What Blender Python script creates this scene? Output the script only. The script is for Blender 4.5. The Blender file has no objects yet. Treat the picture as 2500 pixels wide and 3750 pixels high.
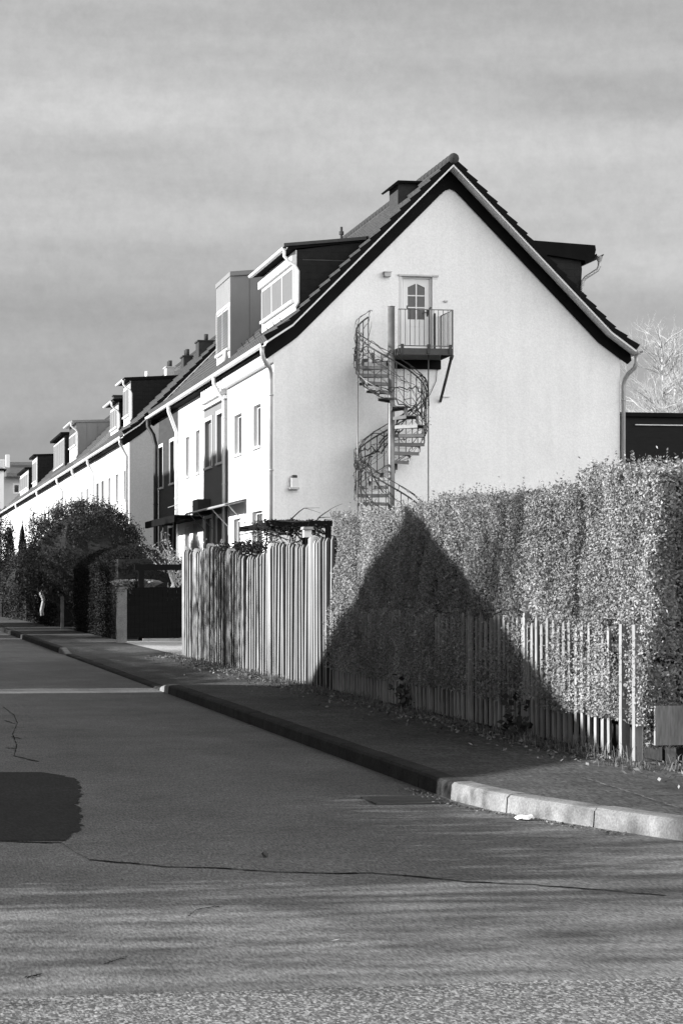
import bpy, math, random
import numpy as np
from math import sin, cos, radians, pi
random.seed(7)
rng = np.random.default_rng(11)
sc = bpy.context.scene

# ------------------------------------------------------------------ camera
TH = radians(10.74); FPX = 8854.0; CH = 1.45
cam = bpy.data.cameras.new('camera'); cam_o = bpy.data.objects.new('camera', cam)
sc.collection.objects.link(cam_o); sc.camera = cam_o
cam.sensor_fit = 'HORIZONTAL'; cam.sensor_width = 24.0; cam.lens = 24.0*FPX/2500
cam.shift_y = 275/2500; cam.clip_start = 0.1; cam.clip_end = 2000
cam_o.location = (0, 0, CH); cam_o.rotation_euler = (pi/2, 0, -TH)

# ------------------------------------------------------------------ light
SUN_EL = radians(18); SUN_AZ = radians(91.5)            # azimuth from -Y towards -X
SV = (-sin(SUN_AZ)*cos(SUN_EL), -cos(SUN_AZ)*cos(SUN_EL), sin(SUN_EL))
sun = bpy.data.lights.new('sun', 'SUN'); sun.energy = 5.0; sun.angle = radians(0.53); sun.color = (1, 1, 1)
sun_o = bpy.data.objects.new('sun', sun); sc.collection.objects.link(sun_o)
from mathutils import Vector
sun_o.rotation_euler = Vector(SV).to_track_quat('Z', 'Y').to_euler()

world = bpy.data.worlds.new('World'); sc.world = world; world.use_nodes = True
nt = world.node_tree; nt.nodes.clear()
def N(t, **k):
    n = nt.nodes.new(t)
    for a, b in k.items(): setattr(n, a, b)
    return n
def L(a, b): nt.links.new(a, b)
out = N('ShaderNodeOutputWorld'); bg = N('ShaderNodeBackground'); bg.inputs[1].default_value = 0.1
sky = N('ShaderNodeTexSky'); sky.sky_type = 'NISHITA'; sky.sun_disc = False
sky.sun_elevation = SUN_EL; sky.sun_rotation = math.atan2(SV[0], SV[1])
bw = N('ShaderNodeRGBToBW'); L(sky.outputs[0], bw.inputs[0])
tc = N('ShaderNodeTexCoord')
mp = N('ShaderNodeMapping'); mp.inputs['Scale'].default_value = (1.9, 1.9, 13.0); mp.inputs['Rotation'].default_value = (radians(2.0), radians(-3.0), 0)
L(tc.outputs['Generated'], mp.inputs[0])
n1 = N('ShaderNodeTexNoise'); n1.inputs['Scale'].default_value = 2.2; n1.inputs['Detail'].default_value = 6; n1.inputs['Roughness'].default_value = .52
L(mp.outputs[0], n1.inputs['Vector'])
mp2 = N('ShaderNodeMapping'); mp2.inputs['Scale'].default_value = (1, 1, 4.5); mp2.inputs['Location'].default_value = (3.1, .4, 0)
L(tc.outputs['Generated'], mp2.inputs[0])
n2 = N('ShaderNodeTexNoise'); n2.inputs['Scale'].default_value = 3.3; n2.inputs['Detail'].default_value = 3
L(mp2.outputs[0], n2.inputs['Vector'])
sep = N('ShaderNodeSeparateXYZ'); L(tc.outputs['Generated'], sep.inputs[0])
add = N('ShaderNodeMath', operation='MULTIPLY_ADD'); L(n2.outputs['Fac'], add.inputs[0]); add.inputs[1].default_value = .07; L(sep.outputs[2], add.inputs[2])
rp = N('ShaderNodeValToRGB'); L(add.outputs[0], rp.inputs[0])       # cloud deck, darker towards the horizon
cr = rp.color_ramp; cr.elements[0].position = .035; cr.elements[1].position = 1.0
def ce(p, v):
    e = cr.elements.new(p); e.color = (v, v, v, 1)
cr.elements[0].color = (.23, .23, .23, 1); cr.elements[1].color = (.36, .36, .36, 1)
ce(.085, .25); ce(.12, .33); ce(.17, .46); ce(.215, .50); ce(.24, .46); ce(.27, .42); ce(.34, .42)
mr = N('ShaderNodeMapRange'); L(n1.outputs['Fac'], mr.inputs[0]); mr.inputs[1].default_value = .3; mr.inputs[2].default_value = .7
mr.inputs[3].default_value = 3.7; mr.inputs[4].default_value = 5.9
mul = N('ShaderNodeMath', operation='MULTIPLY'); L(rp.outputs[0], mul.inputs[0]); L(mr.outputs[0], mul.inputs[1])
# bright lobe added to the sky behind right of the camera, lights the gable
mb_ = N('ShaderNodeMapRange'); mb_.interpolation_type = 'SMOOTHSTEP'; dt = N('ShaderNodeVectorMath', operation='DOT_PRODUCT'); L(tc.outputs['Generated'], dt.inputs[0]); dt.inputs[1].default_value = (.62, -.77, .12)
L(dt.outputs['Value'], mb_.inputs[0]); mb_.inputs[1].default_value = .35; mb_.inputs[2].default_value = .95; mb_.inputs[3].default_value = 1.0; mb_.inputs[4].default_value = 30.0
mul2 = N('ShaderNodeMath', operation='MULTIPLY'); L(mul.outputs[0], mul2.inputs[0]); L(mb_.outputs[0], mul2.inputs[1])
up_ = N('ShaderNodeMapRange'); L(sep.outputs[2], up_.inputs[0]); up_.inputs[1].default_value = .28; up_.inputs[2].default_value = .8; up_.inputs[3].default_value = 1.0; up_.inputs[4].default_value = .25
lf_ = N('ShaderNodeMapRange'); L(sep.outputs[1], lf_.inputs[0]); lf_.inputs[1].default_value = .5; lf_.inputs[2].default_value = .88; lf_.inputs[3].default_value = .42; lf_.inputs[4].default_value = 1.0  # sky out of view dimmed so the hedge shade stays dark
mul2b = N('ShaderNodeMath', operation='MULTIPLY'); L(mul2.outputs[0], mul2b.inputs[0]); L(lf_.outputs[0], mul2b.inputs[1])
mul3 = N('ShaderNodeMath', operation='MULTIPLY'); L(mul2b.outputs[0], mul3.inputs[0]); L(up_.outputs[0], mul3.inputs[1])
mix = N('ShaderNodeMix'); mix.data_type = 'FLOAT'; mix.inputs[0].default_value = .86
L(bw.outputs[0], mix.inputs[2]); n4 = N('ShaderNodeTexNoise'); n4.inputs['Scale'].default_value = 150; n4.inputs['Detail'].default_value = 4; n4.inputs['Roughness'].default_value = .75; L(tc.outputs['Generated'], n4.inputs['Vector'])
m4 = N('ShaderNodeMapRange'); L(n4.outputs['Fac'], m4.inputs[0]); m4.inputs[1].default_value = .3; m4.inputs[2].default_value = .7; m4.inputs[3].default_value = .93; m4.inputs[4].default_value = 1.07
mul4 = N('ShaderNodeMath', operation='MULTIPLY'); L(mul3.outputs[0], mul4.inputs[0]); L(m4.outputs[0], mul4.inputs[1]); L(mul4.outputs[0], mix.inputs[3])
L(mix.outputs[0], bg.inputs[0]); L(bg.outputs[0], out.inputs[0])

vs = sc.view_settings; vs.view_transform = 'Standard'; vs.look = 'None'; vs.exposure = 1.18; vs.gamma = 1.0
vs.use_curve_mapping = False

# ------------------------------------------------------------------ helpers
def P(px, py, X=None, Y=None, Z=None):
    u = (px-1250)/FPX; v = (2150-py)/FPX
    d = (sin(TH)+u*cos(TH), cos(TH)-u*sin(TH), v)
    t = X/d[0] if X is not None else Y/d[1] if Y is not None else (Z-CH)/d[2]
    return (d[0]*t, d[1]*t, CH+d[2]*t)
ORI = {}
def tag(o, label=None, cat=None, group=None, kind=None):
    for k, v in (('label', label), ('category', cat), ('group', group), ('kind', kind)):
        if v: o[k] = v
    return o
def thing(name, loc, label, cat, group=None, kind=None):
    o = bpy.data.objects.new(name, None); sc.collection.objects.link(o); o.location = loc
    o.empty_display_size = .3
    ORI[o.name] = tuple(loc); return tag(o, label, cat, group, kind)
class MB:
    def __init__(s): s.v = []; s.f = []; s.m = []
    def poly(s, pts, mi=0):
        b = len(s.v); s.v += [tuple(p) for p in pts]; s.f.append(tuple(range(b, b+len(pts)))); s.m.append(mi)
    def box(s, x0, x1, y0, y1, z0, z1, mi=0):
        b = len(s.v)
        s.v += [(x0,y0,z0),(x1,y0,z0),(x1,y1,z0),(x0,y1,z0),(x0,y0,z1),(x1,y0,z1),(x1,y1,z1),(x0,y1,z1)]
        for q in ((0,3,2,1),(4,5,6,7),(0,1,5,4),(1,2,6,5),(2,3,7,6),(3,0,4,7)):
            s.f.append(tuple(b+i for i in q)); s.m.append(mi)
    def prism(s, pts, d, mi=0, capmi=None):              # closed outline pts, extruded by vector d
        n = len(pts); b = len(s.v)
        s.v += [tuple(p) for p in pts]+[(p[0]+d[0], p[1]+d[1], p[2]+d[2]) for p in pts]
        c = mi if capmi is None else capmi
        s.f.append(tuple(b+i for i in range(n))); s.m.append(c)
        s.f.append(tuple(b+n+i for i in reversed(range(n)))); s.m.append(c)
        for i in range(n):
            j = (i+1) % n
            s.f.append((b+i, b+n+i, b+n+j, b+j)); s.m.append(mi)
    def tube(s, pts, r, n=8, mi=0, cap=True):
        pts = [Vector(p) for p in pts]; rr = r if isinstance(r, (list, tuple)) else [r]*len(pts)
        b = len(s.v); ref = None
        for i, p in enumerate(pts):
            t = (pts[min(i+1, len(pts)-1)]-pts[max(i-1, 0)])
            if t.length < 1e-9: t = Vector((0, 0, 1))
            t.normalize()
            if ref is None: ref = Vector((1, 0, 0)) if abs(t.x) < .8 else Vector((0, 1, 0))
            a = (ref-t*ref.dot(t))
            if a.length < 1e-6: a = t.orthogonal()
            a.normalize(); c = t.cross(a); ref = a
            for k in range(n):
                q = p+(a*cos(2*pi*k/n)+c*sin(2*pi*k/n))*rr[i]; s.v.append(tuple(q))
        for i in range(len(pts)-1):
            for k in range(n):
                k2 = (k+1) % n
                s.f.append((b+i*n+k, b+i*n+k2, b+(i+1)*n+k2, b+(i+1)*n+k)); s.m.append(mi)
        if cap:
            s.f.append(tuple(b+k for k in reversed(range(n)))); s.m.append(mi)
            e = b+(len(pts)-1)*n; s.f.append(tuple(e+k for k in range(n))); s.m.append(mi)
    def leaves(s, c, size, mi=0, asp=.5, nrm=None, spread=1.0):   # c (N,3), size scalar/array
        n = len(c); size = np.broadcast_to(np.asarray(size, float), (n,))[:, None]
        a = rng.normal(size=(n, 3))
        if nrm is not None: a = a*spread+np.asarray(nrm)
        a /= np.linalg.norm(a, axis=1)[:, None]+1e-9      # leaf normal
        t = rng.normal(size=(n, 3)); t -= a*np.sum(a*t, 1)[:, None]; t /= np.linalg.norm(t, axis=1)[:, None]+1e-9
        w = np.cross(a, t)
        q = np.stack([c-t*size*.5, c+w*size*asp*.5+t*size*.05, c+t*size*.5, c-w*size*asp*.5+t*size*.05], 1).reshape(-1, 3)
        b = len(s.v); s.v += list(map(tuple, q.tolist()))
        s.f += [(b+4*i, b+4*i+1, b+4*i+2, b+4*i+3) for i in range(n)]; s.m += [mi]*n
    def build(s, name, mats, parent=None, smooth=False):
        if not isinstance(mats, (list, tuple)): mats = [mats]
        o0 = ORI.get(parent.name, (0, 0, 0)) if parent else (0, 0, 0)
        me = bpy.data.meshes.new(name)
        v = np.asarray(s.v, dtype=float)-np.asarray(o0)
        me.from_pydata(v.tolist(), [], s.f)
        for m in mats: me.materials.append(m)
        if len(mats) > 1: me.polygons.foreach_set('material_index', s.m)
        if smooth: me.polygons.foreach_set('use_smooth', [True]*len(s.f))
        me.update()
        o = bpy.data.objects.new(name, me); sc.collection.objects.link(o)
        if parent: o.parent = parent; ORI[o.name] = o0
        return o
def struct(mb, name, mats): return tag(mb.build(name, mats), kind='structure')

def mat(name, v, rough=.8, var=.12, scale=3.0, bump=0.0, bscale=60, spec=.3, stretch=None, metal=0.0, fine=0.0, fscale=80, island=0.0, transl=0.0):
    m = bpy.data.materials.new(name); m.use_nodes = True; t = m.node_tree; nd = t.nodes; ln = t.links
    p = nd['Principled BSDF']; p.inputs['Roughness'].default_value = rough; p.inputs['Metallic'].default_value = metal
    p.inputs['Specular IOR Level'].default_value = spec
    co = nd.new('ShaderNodeTexCoord'); mpn = nd.new('ShaderNodeMapping'); ln.new(co.outputs['Object'], mpn.inputs[0])
    if stretch: mpn.inputs['Scale'].default_value = stretch
    n = nd.new('ShaderNodeTexNoise'); n.inputs['Scale'].default_value = scale; n.inputs['Detail'].default_value = 5; n.inputs['Roughness'].default_value = .6
    ln.new(mpn.outputs[0], n.inputs['Vector'])
    r = nd.new('ShaderNodeMapRange'); ln.new(n.outputs['Fac'], r.inputs[0]); r.inputs[1].default_value = .25; r.inputs[2].default_value = .75
    r.inputs[3].default_value = v*(1-var); r.inputs[4].default_value = v*(1+var)
    last = r.outputs[0]
    if fine:
        f = nd.new('ShaderNodeTexNoise'); f.inputs['Scale'].default_value = fscale; f.inputs['Detail'].default_value = 2
        ln.new(mpn.outputs[0], f.inputs['Vector'])
        r2 = nd.new('ShaderNodeMapRange'); ln.new(f.outputs['Fac'], r2.inputs[0]); r2.inputs[1].default_value = .3; r2.inputs[2].default_value = .7
        r2.inputs[3].default_value = 1-fine; r2.inputs[4].default_value = 1+fine
        mu = nd.new('ShaderNodeMath'); mu.operation = 'MULTIPLY'; ln.new(last, mu.inputs[0]); ln.new(r2.outputs[0], mu.inputs[1]); last = mu.outputs[0]
    if island:
        g = nd.new('ShaderNodeNewGeometry'); r3 = nd.new('ShaderNodeMapRange'); ln.new(g.outputs['Random Per Island'], r3.inputs[0])
        r3.inputs[3].default_value = 1-island; r3.inputs[4].default_value = 1+island
        mu = nd.new('ShaderNodeMath'); mu.operation = 'MULTIPLY'; ln.new(last, mu.inputs[0]); ln.new(r3.outputs[0], mu.inputs[1]); last = mu.outputs[0]
    ln.new(last, p.inputs['Base Color'])
    if bump:
        b = nd.new('ShaderNodeTexNoise'); b.inputs['Scale'].default_value = bscale; b.inputs['Detail'].default_value = 3
        ln.new(mpn.outputs[0], b.inputs['Vector'])
        bn = nd.new('ShaderNodeBump'); bn.inputs['Strength'].default_value = bump; bn.inputs['Distance'].default_value = .01
        ln.new(b.outputs['Fac'], bn.inputs['Height']); ln.new(bn.outputs[0], p.inputs['Normal'])
    if transl:
        tr = nd.new('ShaderNodeBsdfTranslucent'); ln.new(last, tr.inputs[0])
        mx = nd.new('ShaderNodeMixShader'); mx.inputs[0].default_value = transl
        ln.new(p.outputs[0], mx.inputs[1]); ln.new(tr.outputs[0], mx.inputs[2]); ln.new(mx.outputs[0], nd['Material Output'].inputs[0])
    return m
M = {}
M['render'] = mat('white_render', .77, .9, .03, .9, .5, 28, .15, fine=.06, fscale=24)
def streaked(m, amt, dirt):
    t = m.node_tree; nd = t.nodes; ln = t.links; p = nd['Principled BSDF']; src = p.inputs['Base Color'].links[0].from_socket
    co = nd.new('ShaderNodeTexCoord'); mp_ = nd.new('ShaderNodeMapping'); mp_.inputs['Scale'].default_value = (2.4, 2.4, .16); ln.new(co.outputs['Object'], mp_.inputs[0])
    n = nd.new('ShaderNodeTexNoise'); n.inputs['Scale'].default_value = 1.6; n.inputs['Detail'].default_value = 6; n.inputs['Roughness'].default_value = .62; ln.new(mp_.outputs[0], n.inputs['Vector'])
    r_ = nd.new('ShaderNodeMapRange'); ln.new(n.outputs['Fac'], r_.inputs[0]); r_.inputs[1].default_value = .35; r_.inputs[2].default_value = .62; r_.inputs[3].default_value = 1-amt; r_.inputs[4].default_value = 1.0
    n2 = nd.new('ShaderNodeTexNoise'); n2.inputs['Scale'].default_value = .55; n2.inputs['Detail'].default_value = 7; n2.inputs['Roughness'].default_value = .65; ln.new(co.outputs['Object'], n2.inputs['Vector'])
    r2 = nd.new('ShaderNodeMapRange'); ln.new(n2.outputs['Fac'], r2.inputs[0]); r2.inputs[1].default_value = .35; r2.inputs[2].default_value = .6; r2.inputs[3].default_value = 1-dirt; r2.inputs[4].default_value = 1.0
    a = nd.new('ShaderNodeMath'); a.operation = 'MULTIPLY'; ln.new(r_.outputs[0], a.inputs[0]); ln.new(r2.outputs[0], a.inputs[1])
    b = nd.new('ShaderNodeMath'); b.operation = 'MULTIPLY'; ln.new(src, b.inputs[0]); ln.new(a.outputs[0], b.inputs[1]); ln.new(b.outputs[0], p.inputs['Base Color'])
streaked(M['render'], .05, .05)
M['render_b'] = mat('white_render_facade', .7, .9, .04, .7, .3, 28, .15, fine=.05, fscale=22)
M['render_grey'] = mat('grey_render', .17, .9, .06, 1.2, .3, 28, .15, fine=.08, fscale=22)
M['render_pale'] = mat('pale_grey_render', .42, .9, .06, .9, .3, 28, .15, fine=.06, fscale=22)
M['render_gable'] = mat('weathered_gable_render', .42, .9, .05, .9, .3, 28, .15, fine=.08, fscale=22)
M['white'] = mat('white_paint', .62, .45, .03, 2, 0, spec=.4)
M['offwhite'] = mat('offwhite_paint', .6, .6, .05, 2)
M['zinc'] = mat('zinc_pipe', .34, .45, .15, 3, .1, 10, .5, metal=.3)
M['zinc_light'] = mat('pale_zinc', .6, .5, .08, 3, .1, 10, .5)
M['zinc_sheet'] = mat('standing_seam_zinc', .2, .55, .10, 2.5, .1, 6, .4, stretch=(1, 1, .4))
M['dark'] = mat('dark_paint', .009, .9, .2, 3, spec=.03)
M['darkwood'] = mat('dark_stained_boards', .007, .9, .35, 5, .2, 20, .02, stretch=(.3, .3, 5))
M['glass'] = mat('window_glass', .02, .08, .1, 1, spec=.5)
M['glass_door'] = mat('door_glass', .055, .25, .15, 2, spec=.3)
M['curtain'] = mat('pale_curtain', .13, .8, .2, 6, stretch=(1, 3, .2))
M['steel'] = mat('galvanised_steel', .14, .45, .25, 6, .1, 30, .5, metal=.35)
M['steel_dark'] = mat('dull_steel', .035, .55, .3, 8, .1, 30, .4, metal=.2)
M['verge'] = mat('verge_paint', .68, .6, .05, 4)
M['tile_edge'] = mat('tile_edge', .008, .9, .3, 5, spec=.05)
M['tread'] = mat('tread_steel', .11, .5, .3, 6, .1, 30, .4, metal=.2)
M['iron'] = mat('dark_iron', .035, .6, .3, 6)
M['bark_vine'] = mat('vine_bark', .02, .9, .3, 10)
M['bark'] = mat('tree_bark', .05, .95, .35, 6, .5, 12, .1)
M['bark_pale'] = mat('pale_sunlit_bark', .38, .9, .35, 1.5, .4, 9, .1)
M['concrete'] = mat('concrete', .19, .9, .42, 4, .5, 60, .2, fine=.22, fscale=70)
M['palewood'] = mat('weathered_paling_wood', .27, .8, .18, 2.2, .4, 30, .15, stretch=(1, 1, .08), fine=.2, fscale=30, island=.22)
M['white_picket'] = mat('bleached_post_wood', .24, .85, .2, 5, .4, 40, .15, stretch=(1, 1, .2), fine=.15, fscale=40)
M['paling_shade_bark'] = mat('paling_shade_bark', .03, .9, .3, 6, .3, 30, .05)
M['picket'] = mat('weathered_picket_wood', .25, .85, .25, 5, .4, 40, .15, stretch=(1, 1, .2), fine=.15, fscale=40, island=.18)
M['leaf'] = mat('hedge_leaves', .25, .65, .45, 1.3, 0, spec=.12, island=.55, transl=.15)
M['leafcore'] = mat('hedge_dark_core', .03, .95, .4, 20, spec=.05)
M['leaf_dark'] = mat('dark_evergreen_leaves', .016, .7, .3, 2, spec=.06, island=.5, transl=.08)
M['leaf_mid'] = mat('shrub_leaves', .045, .7, .3, 2, spec=.08, island=.6, transl=.15)
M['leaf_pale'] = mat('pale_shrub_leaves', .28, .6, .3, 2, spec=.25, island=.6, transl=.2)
M['grass'] = mat('grass_blades', .13, .7, .3, 3, spec=.2, island=.5, transl=.2)
M['litter'] = mat('leaf_litter', .16, .8, .4, 9, spec=.1, island=.6)
M['kerb_shaded'] = mat('shaded_kerb_stone', .035, .9, .5, 2.5, .5, 60, .1, fine=.3, fscale=60)  # kerb stone with the cast shadow darkened into its colour
M['soil'] = mat('garden_soil', .04, .95, .35, 3, .8, 30, .05, fine=.3, fscale=40)
M['old_concrete'] = mat('mossy_concrete', .12, .95, .3, 5, .5, 40, .1, fine=.3, fscale=50)
M['gravel'] = mat('driveway_gravel', .4, .95, .3, 20, .8, 50, .1, fine=.4, fscale=45)
M['paper'] = mat('white_paper', .85, .8, .03, 10)
M['brick'] = mat('brick_chimney', .035, .9, .3, 8, .3, 20)

def surf_mat(name, v, var, streak, grain, gscale, bump, voro=None, seam=False):
    """asphalt: large blotches, tyre-worn streaks along the street, fine aggregate"""
    m = bpy.data.materials.new(name); m.use_nodes = True; t = m.node_tree; nd = t.nodes; ln = t.links
    p = nd['Principled BSDF']; p.inputs['Roughness'].default_value = .85; p.inputs['Specular IOR Level'].default_value = .25
    co = nd.new('ShaderNodeTexCoord')
    def noise(sc_, det, lo, hi, st=None, rough=.6):
        mp_ = nd.new('ShaderNodeMapping'); ln.new(co.outputs['Object'], mp_.inputs[0])
        if st: mp_.inputs['Scale'].default_value = st
        n = nd.new('ShaderNodeTexNoise'); n.inputs['Scale'].default_value = sc_; n.inputs['Detail'].default_value = det; n.inputs['Roughness'].default_value = rough
        ln.new(mp_.outputs[0], n.inputs['Vector'])
        r = nd.new('ShaderNodeMapRange'); ln.new(n.outputs['Fac'], r.inputs[0]); r.inputs[1].default_value = .28; r.inputs[2].default_value = .72
        r.inputs[3].default_value = lo; r.inputs[4].default_value = hi
        return n.outputs['Fac'], r.outputs[0]
    def mulv(a, b):
        q = nd.new('ShaderNodeMath'); q.operation = 'MULTIPLY'; ln.new(a, q.inputs[0]); ln.new(b, q.inputs[1]); return q.outputs[0]
    _, a = noise(.45, 5, v*(1-var), v*(1+var))
    _, b = noise(.9, 4, 1-streak, 1+streak, (1.0, .35, 1))
    f, c = noise(gscale*.55, 3, 1-grain, 1+grain, (1, .18, 1))
    _, c2 = noise(gscale*.16, 3, 1-grain*.3, 1+grain*.3, (1, .3, 1))
    _, c3 = noise(3.2, 6, 1-var*.8, 1+var*.8, (1, .5, 1), .7)
    last = mulv(mulv(mulv(a, b), c), mulv(c2, c3))
    if voro:
        vo = nd.new('ShaderNodeTexVoronoi'); vo.inputs['Scale'].default_value = voro; vm = nd.new('ShaderNodeMapping'); vm.inputs['Scale'].default_value = (1, .45, 1); ln.new(co.outputs['Object'], vm.inputs[0]); ln.new(vm.outputs[0], vo.inputs['Vector'])
        sp = nd.new('ShaderNodeSeparateColor'); ln.new(vo.outputs['Color'], sp.inputs[0])
        pw = nd.new('ShaderNodeMath'); pw.operation = 'POWER'; ln.new(sp.outputs[0], pw.inputs[0]); pw.inputs[1].default_value = 2.2
        r = nd.new('ShaderNodeMapRange'); ln.new(pw.outputs[0], r.inputs[0]); r.inputs[3].default_value = .45; r.inputs[4].default_value = 2.3
        last = mulv(last, r.outputs[0])
    ln.new(last, p.inputs['Base Color'])
    bn = nd.new('ShaderNodeBump'); bn.inputs['Strength'].default_value = bump; bn.inputs['Distance'].default_value = .006
    ln.new(f, bn.inputs['Height']); ln.new(bn.outputs[0], p.inputs['Normal'])
    return m
M['asphalt'] = surf_mat('worn_asphalt', .135, .22, .16, .65, 150, .5)
M['asphalt_near'] = surf_mat('older_asphalt', .16, .22, .22, .6, 160, .55)
M['asphalt_coarse'] = surf_mat('coarse_asphalt', .155, .14, .05, .35, 140, .5, voro=115)
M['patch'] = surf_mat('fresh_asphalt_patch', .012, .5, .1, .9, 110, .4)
M['walk'] = surf_mat('sidewalk_asphalt', .062, .4, .35, .8, 110, .5)

# roof tiles: dark glazed, with the columns of tiles as bump
def tile_mat(name, v, rough=.42):
    m = mat(name, v, rough, .3, 4, 0, spec=.5, fine=.2, fscale=12)
    t = m.node_tree; nd = t.nodes; ln = t.links
    co = nd.new('ShaderNodeTexCoord'); w = nd.new('ShaderNodeTexWave'); w.bands_direction = 'Y'; w.inputs['Scale'].default_value = 1.05
    ln.new(co.outputs['Object'], w.inputs['Vector'])
    bn = nd.new('ShaderNodeBump'); bn.inputs['Strength'].default_value = .6; bn.inputs['Distance'].default_value = .03
    ln.new(w.outputs['Fac'], bn.inputs['Height']); ln.new(bn.outputs[0], nd['Principled BSDF'].inputs['Normal'])
    return m
M['tile'] = tile_mat('dark_roof_tiles', .09)
M['tile_b'] = tile_mat('faded_roof_tiles', .13, .6)
# slate hung cheeks: diamond pattern in the bump
def slate_mat():
    m = mat('slate_cladding', .014, .7, .3, 5, 0, spec=.12)
    t = m.node_tree; nd = t.nodes; ln = t.links
    co = nd.new('ShaderNodeTexCoord'); mp_ = nd.new('ShaderNodeMapping'); mp_.inputs['Rotation'].default_value = (pi/2, radians(45), 0)
    ln.new(co.outputs['Object'], mp_.inputs[0]); b = nd.new('ShaderNodeTexBrick'); b.inputs['Scale'].default_value = 5; b.offset = 0
    b.inputs['Brick Width'].default_value = .9; b.inputs['Row Height'].default_value = .9; b.inputs['Mortar Size'].default_value = .03
    ln.new(mp_.outputs[0], b.inputs['Vector'])
    bn = nd.new('ShaderNodeBump'); bn.inputs['Strength'].default_value = .7; bn.inputs['Distance'].default_value = .02; bn.invert = True
    ln.new(b.outputs['Fac'], bn.inputs['Height']); ln.new(bn.outputs[0], nd['Principled BSDF'].inputs['Normal'])
    return m
M['slate'] = slate_mat()
# horizontal boards
def board_mat(name, v):
    m = mat(name, v, .75, .25, 3, 0, spec=.2, stretch=(1, .3, 4))
    t = m.node_tree; nd = t.nodes; ln = t.links
    co = nd.new('ShaderNodeTexCoord'); w = nd.new('ShaderNodeTexWave'); w.bands_direction = 'Z'; w.wave_profile = 'SAW'; w.inputs['Scale'].default_value = 1.6
    ln.new(co.outputs['Object'], w.inputs['Vector'])
    bn = nd.new('ShaderNodeBump'); bn.inputs['Strength'].default_value = .8; bn.inputs['Distance'].default_value = .03
    ln.new(w.outputs['Fac'], bn.inputs['Height']); ln.new(bn.outputs[0], nd['Principled BSDF'].inputs['Normal'])
    return m
M['boards'] = board_mat('dark_facade_boards', .045)
M['annexboards'] = board_mat('black_stained_boards', .008)

# ------------------------------------------------------------------ ground
mb = MB(); mb.poly([(-1500, -1500, -.03), (1500, -1500, -.03), (1500, 1800, -.03), (-1500, 1800, -.03)]); struct(mb, 'ground', M['soil'])
mb = MB(); mb.poly([(-3.8, 11.2, 0), (16, 11.2, 0), (16, 11.8, 0), (3.9, 17, 0), (3.9, 300, 0), (-3.8, 300, 0)])
def kerb_line():
    pts = [(3.8, 300.), (3.8, 17.0), (3.8, 15.9), (3.88, 15.2), (4.04, 14.6), (4.30, 13.7), (4.62, 12.75), (5.1, 11.7), (5.8, 10.8), (6.8, 10.1), (8.2, 9.6), (16, 9.3)]
    return pts
KL = kerb_line()
rd = MB(); SEAM = [P(*q, Z=0)[:2] for q in ((0, 3085), (120, 3087), (225, 3090), (275, 3125), (330, 3152), (430, 3160), (600, 3176), (800, 3182), (1000, 3196), (1180, 3202), (1350, 3200), (1520, 3212), (1700, 3232), (1950, 3243), (2200, 3262), (2500, 3290))]
SEAM = [(-60, SEAM[0][1]-.25)]+SEAM+[(30, SEAM[-1][1]-1.6)]
rd.poly([(-60, 300, 0), (-60, SEAM[0][1], 0)]+[(x, y, 0) for x, y in SEAM[1:-1]]+[(30, SEAM[-1][1], 0), (30, 300, 0)])
struct(rd, 'road', M['asphalt'])
jag = [(x, 8.6+.012*math.sin(x*9)+.01*math.sin(x*23)) for x in np.linspace(-60, 30, 400)]
cs = MB(); cs.poly([(x, y, 0) for x, y in jag]+[(x, y, 0) for x, y in reversed(SEAM)])
struct(cs, 'road_crossing', M['asphalt_near'])
cs = MB(); cs.poly([(-60, -60, 0), (30, -60, 0)]+[(x, y, -0.0) for x, y in reversed(jag)]); struct(cs, 'side_road', M['asphalt_coarse'])
# open crack along the seam between the two surfacings
ck = MB(); pts = []
for (x0, y0), (x1, y1) in zip(SEAM[1:-1], SEAM[2:-1]):
    n = max(2, int(abs(x1-x0)/.05))
    for i in range(n): pts.append((x0+(x1-x0)*i/n, y0+(y1-y0)*i/n+random.gauss(0, .012)))
for i in range(len(pts)-1):
    w0 = .010+.018*abs(math.sin(i*.37))*random.random(); (x0, y0), (x1, y1) = pts[i], pts[i+1]
    ck.poly([(x0, y0-w0, .004), (x1, y1-w0, .004), (x1, y1+w0, .004), (x0, y0+w0, .004)])
def crack(pp, w, n=14):
    q = [P(*a, Z=0) for a in pp]
    for a, b in zip(q, q[1:]):
        for i in range(n):
            f0, f1 = i/n, (i+1)/n; j = random.gauss(0, w*.8); ww = w*random.uniform(.4, 1.1)
            x0, y0 = a[0]+(b[0]-a[0])*f0, a[1]+(b[1]-a[1])*f0+j; x1, y1 = a[0]+(b[0]-a[0])*f1, a[1]+(b[1]-a[1])*f1+j
            ck.poly([(x0, y0-ww, .004), (x1, y1-ww, .004), (x1+ww*.5, y1+ww, .004), (x0, y0+ww, .004)])
crack([(690, 3360), (720, 3335), (800, 3322)], .012); crack([(380, 3535), (470, 3505)], .01); crack([(90, 3585), (150, 3572)], .012)
crack([(10, 2590), (50, 2620), (62, 2650), (45, 2690), (60, 2730), (50, 2770), (140, 2792)], .03)
crack([(15, 2640), (62, 2655)], .03, 5); crack([(40, 2700), (78, 2708)], .03, 5); crack([(20, 2740), (60, 2745)], .03, 5)
struct(ck, 'road_cracks', M['dark'])
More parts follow.
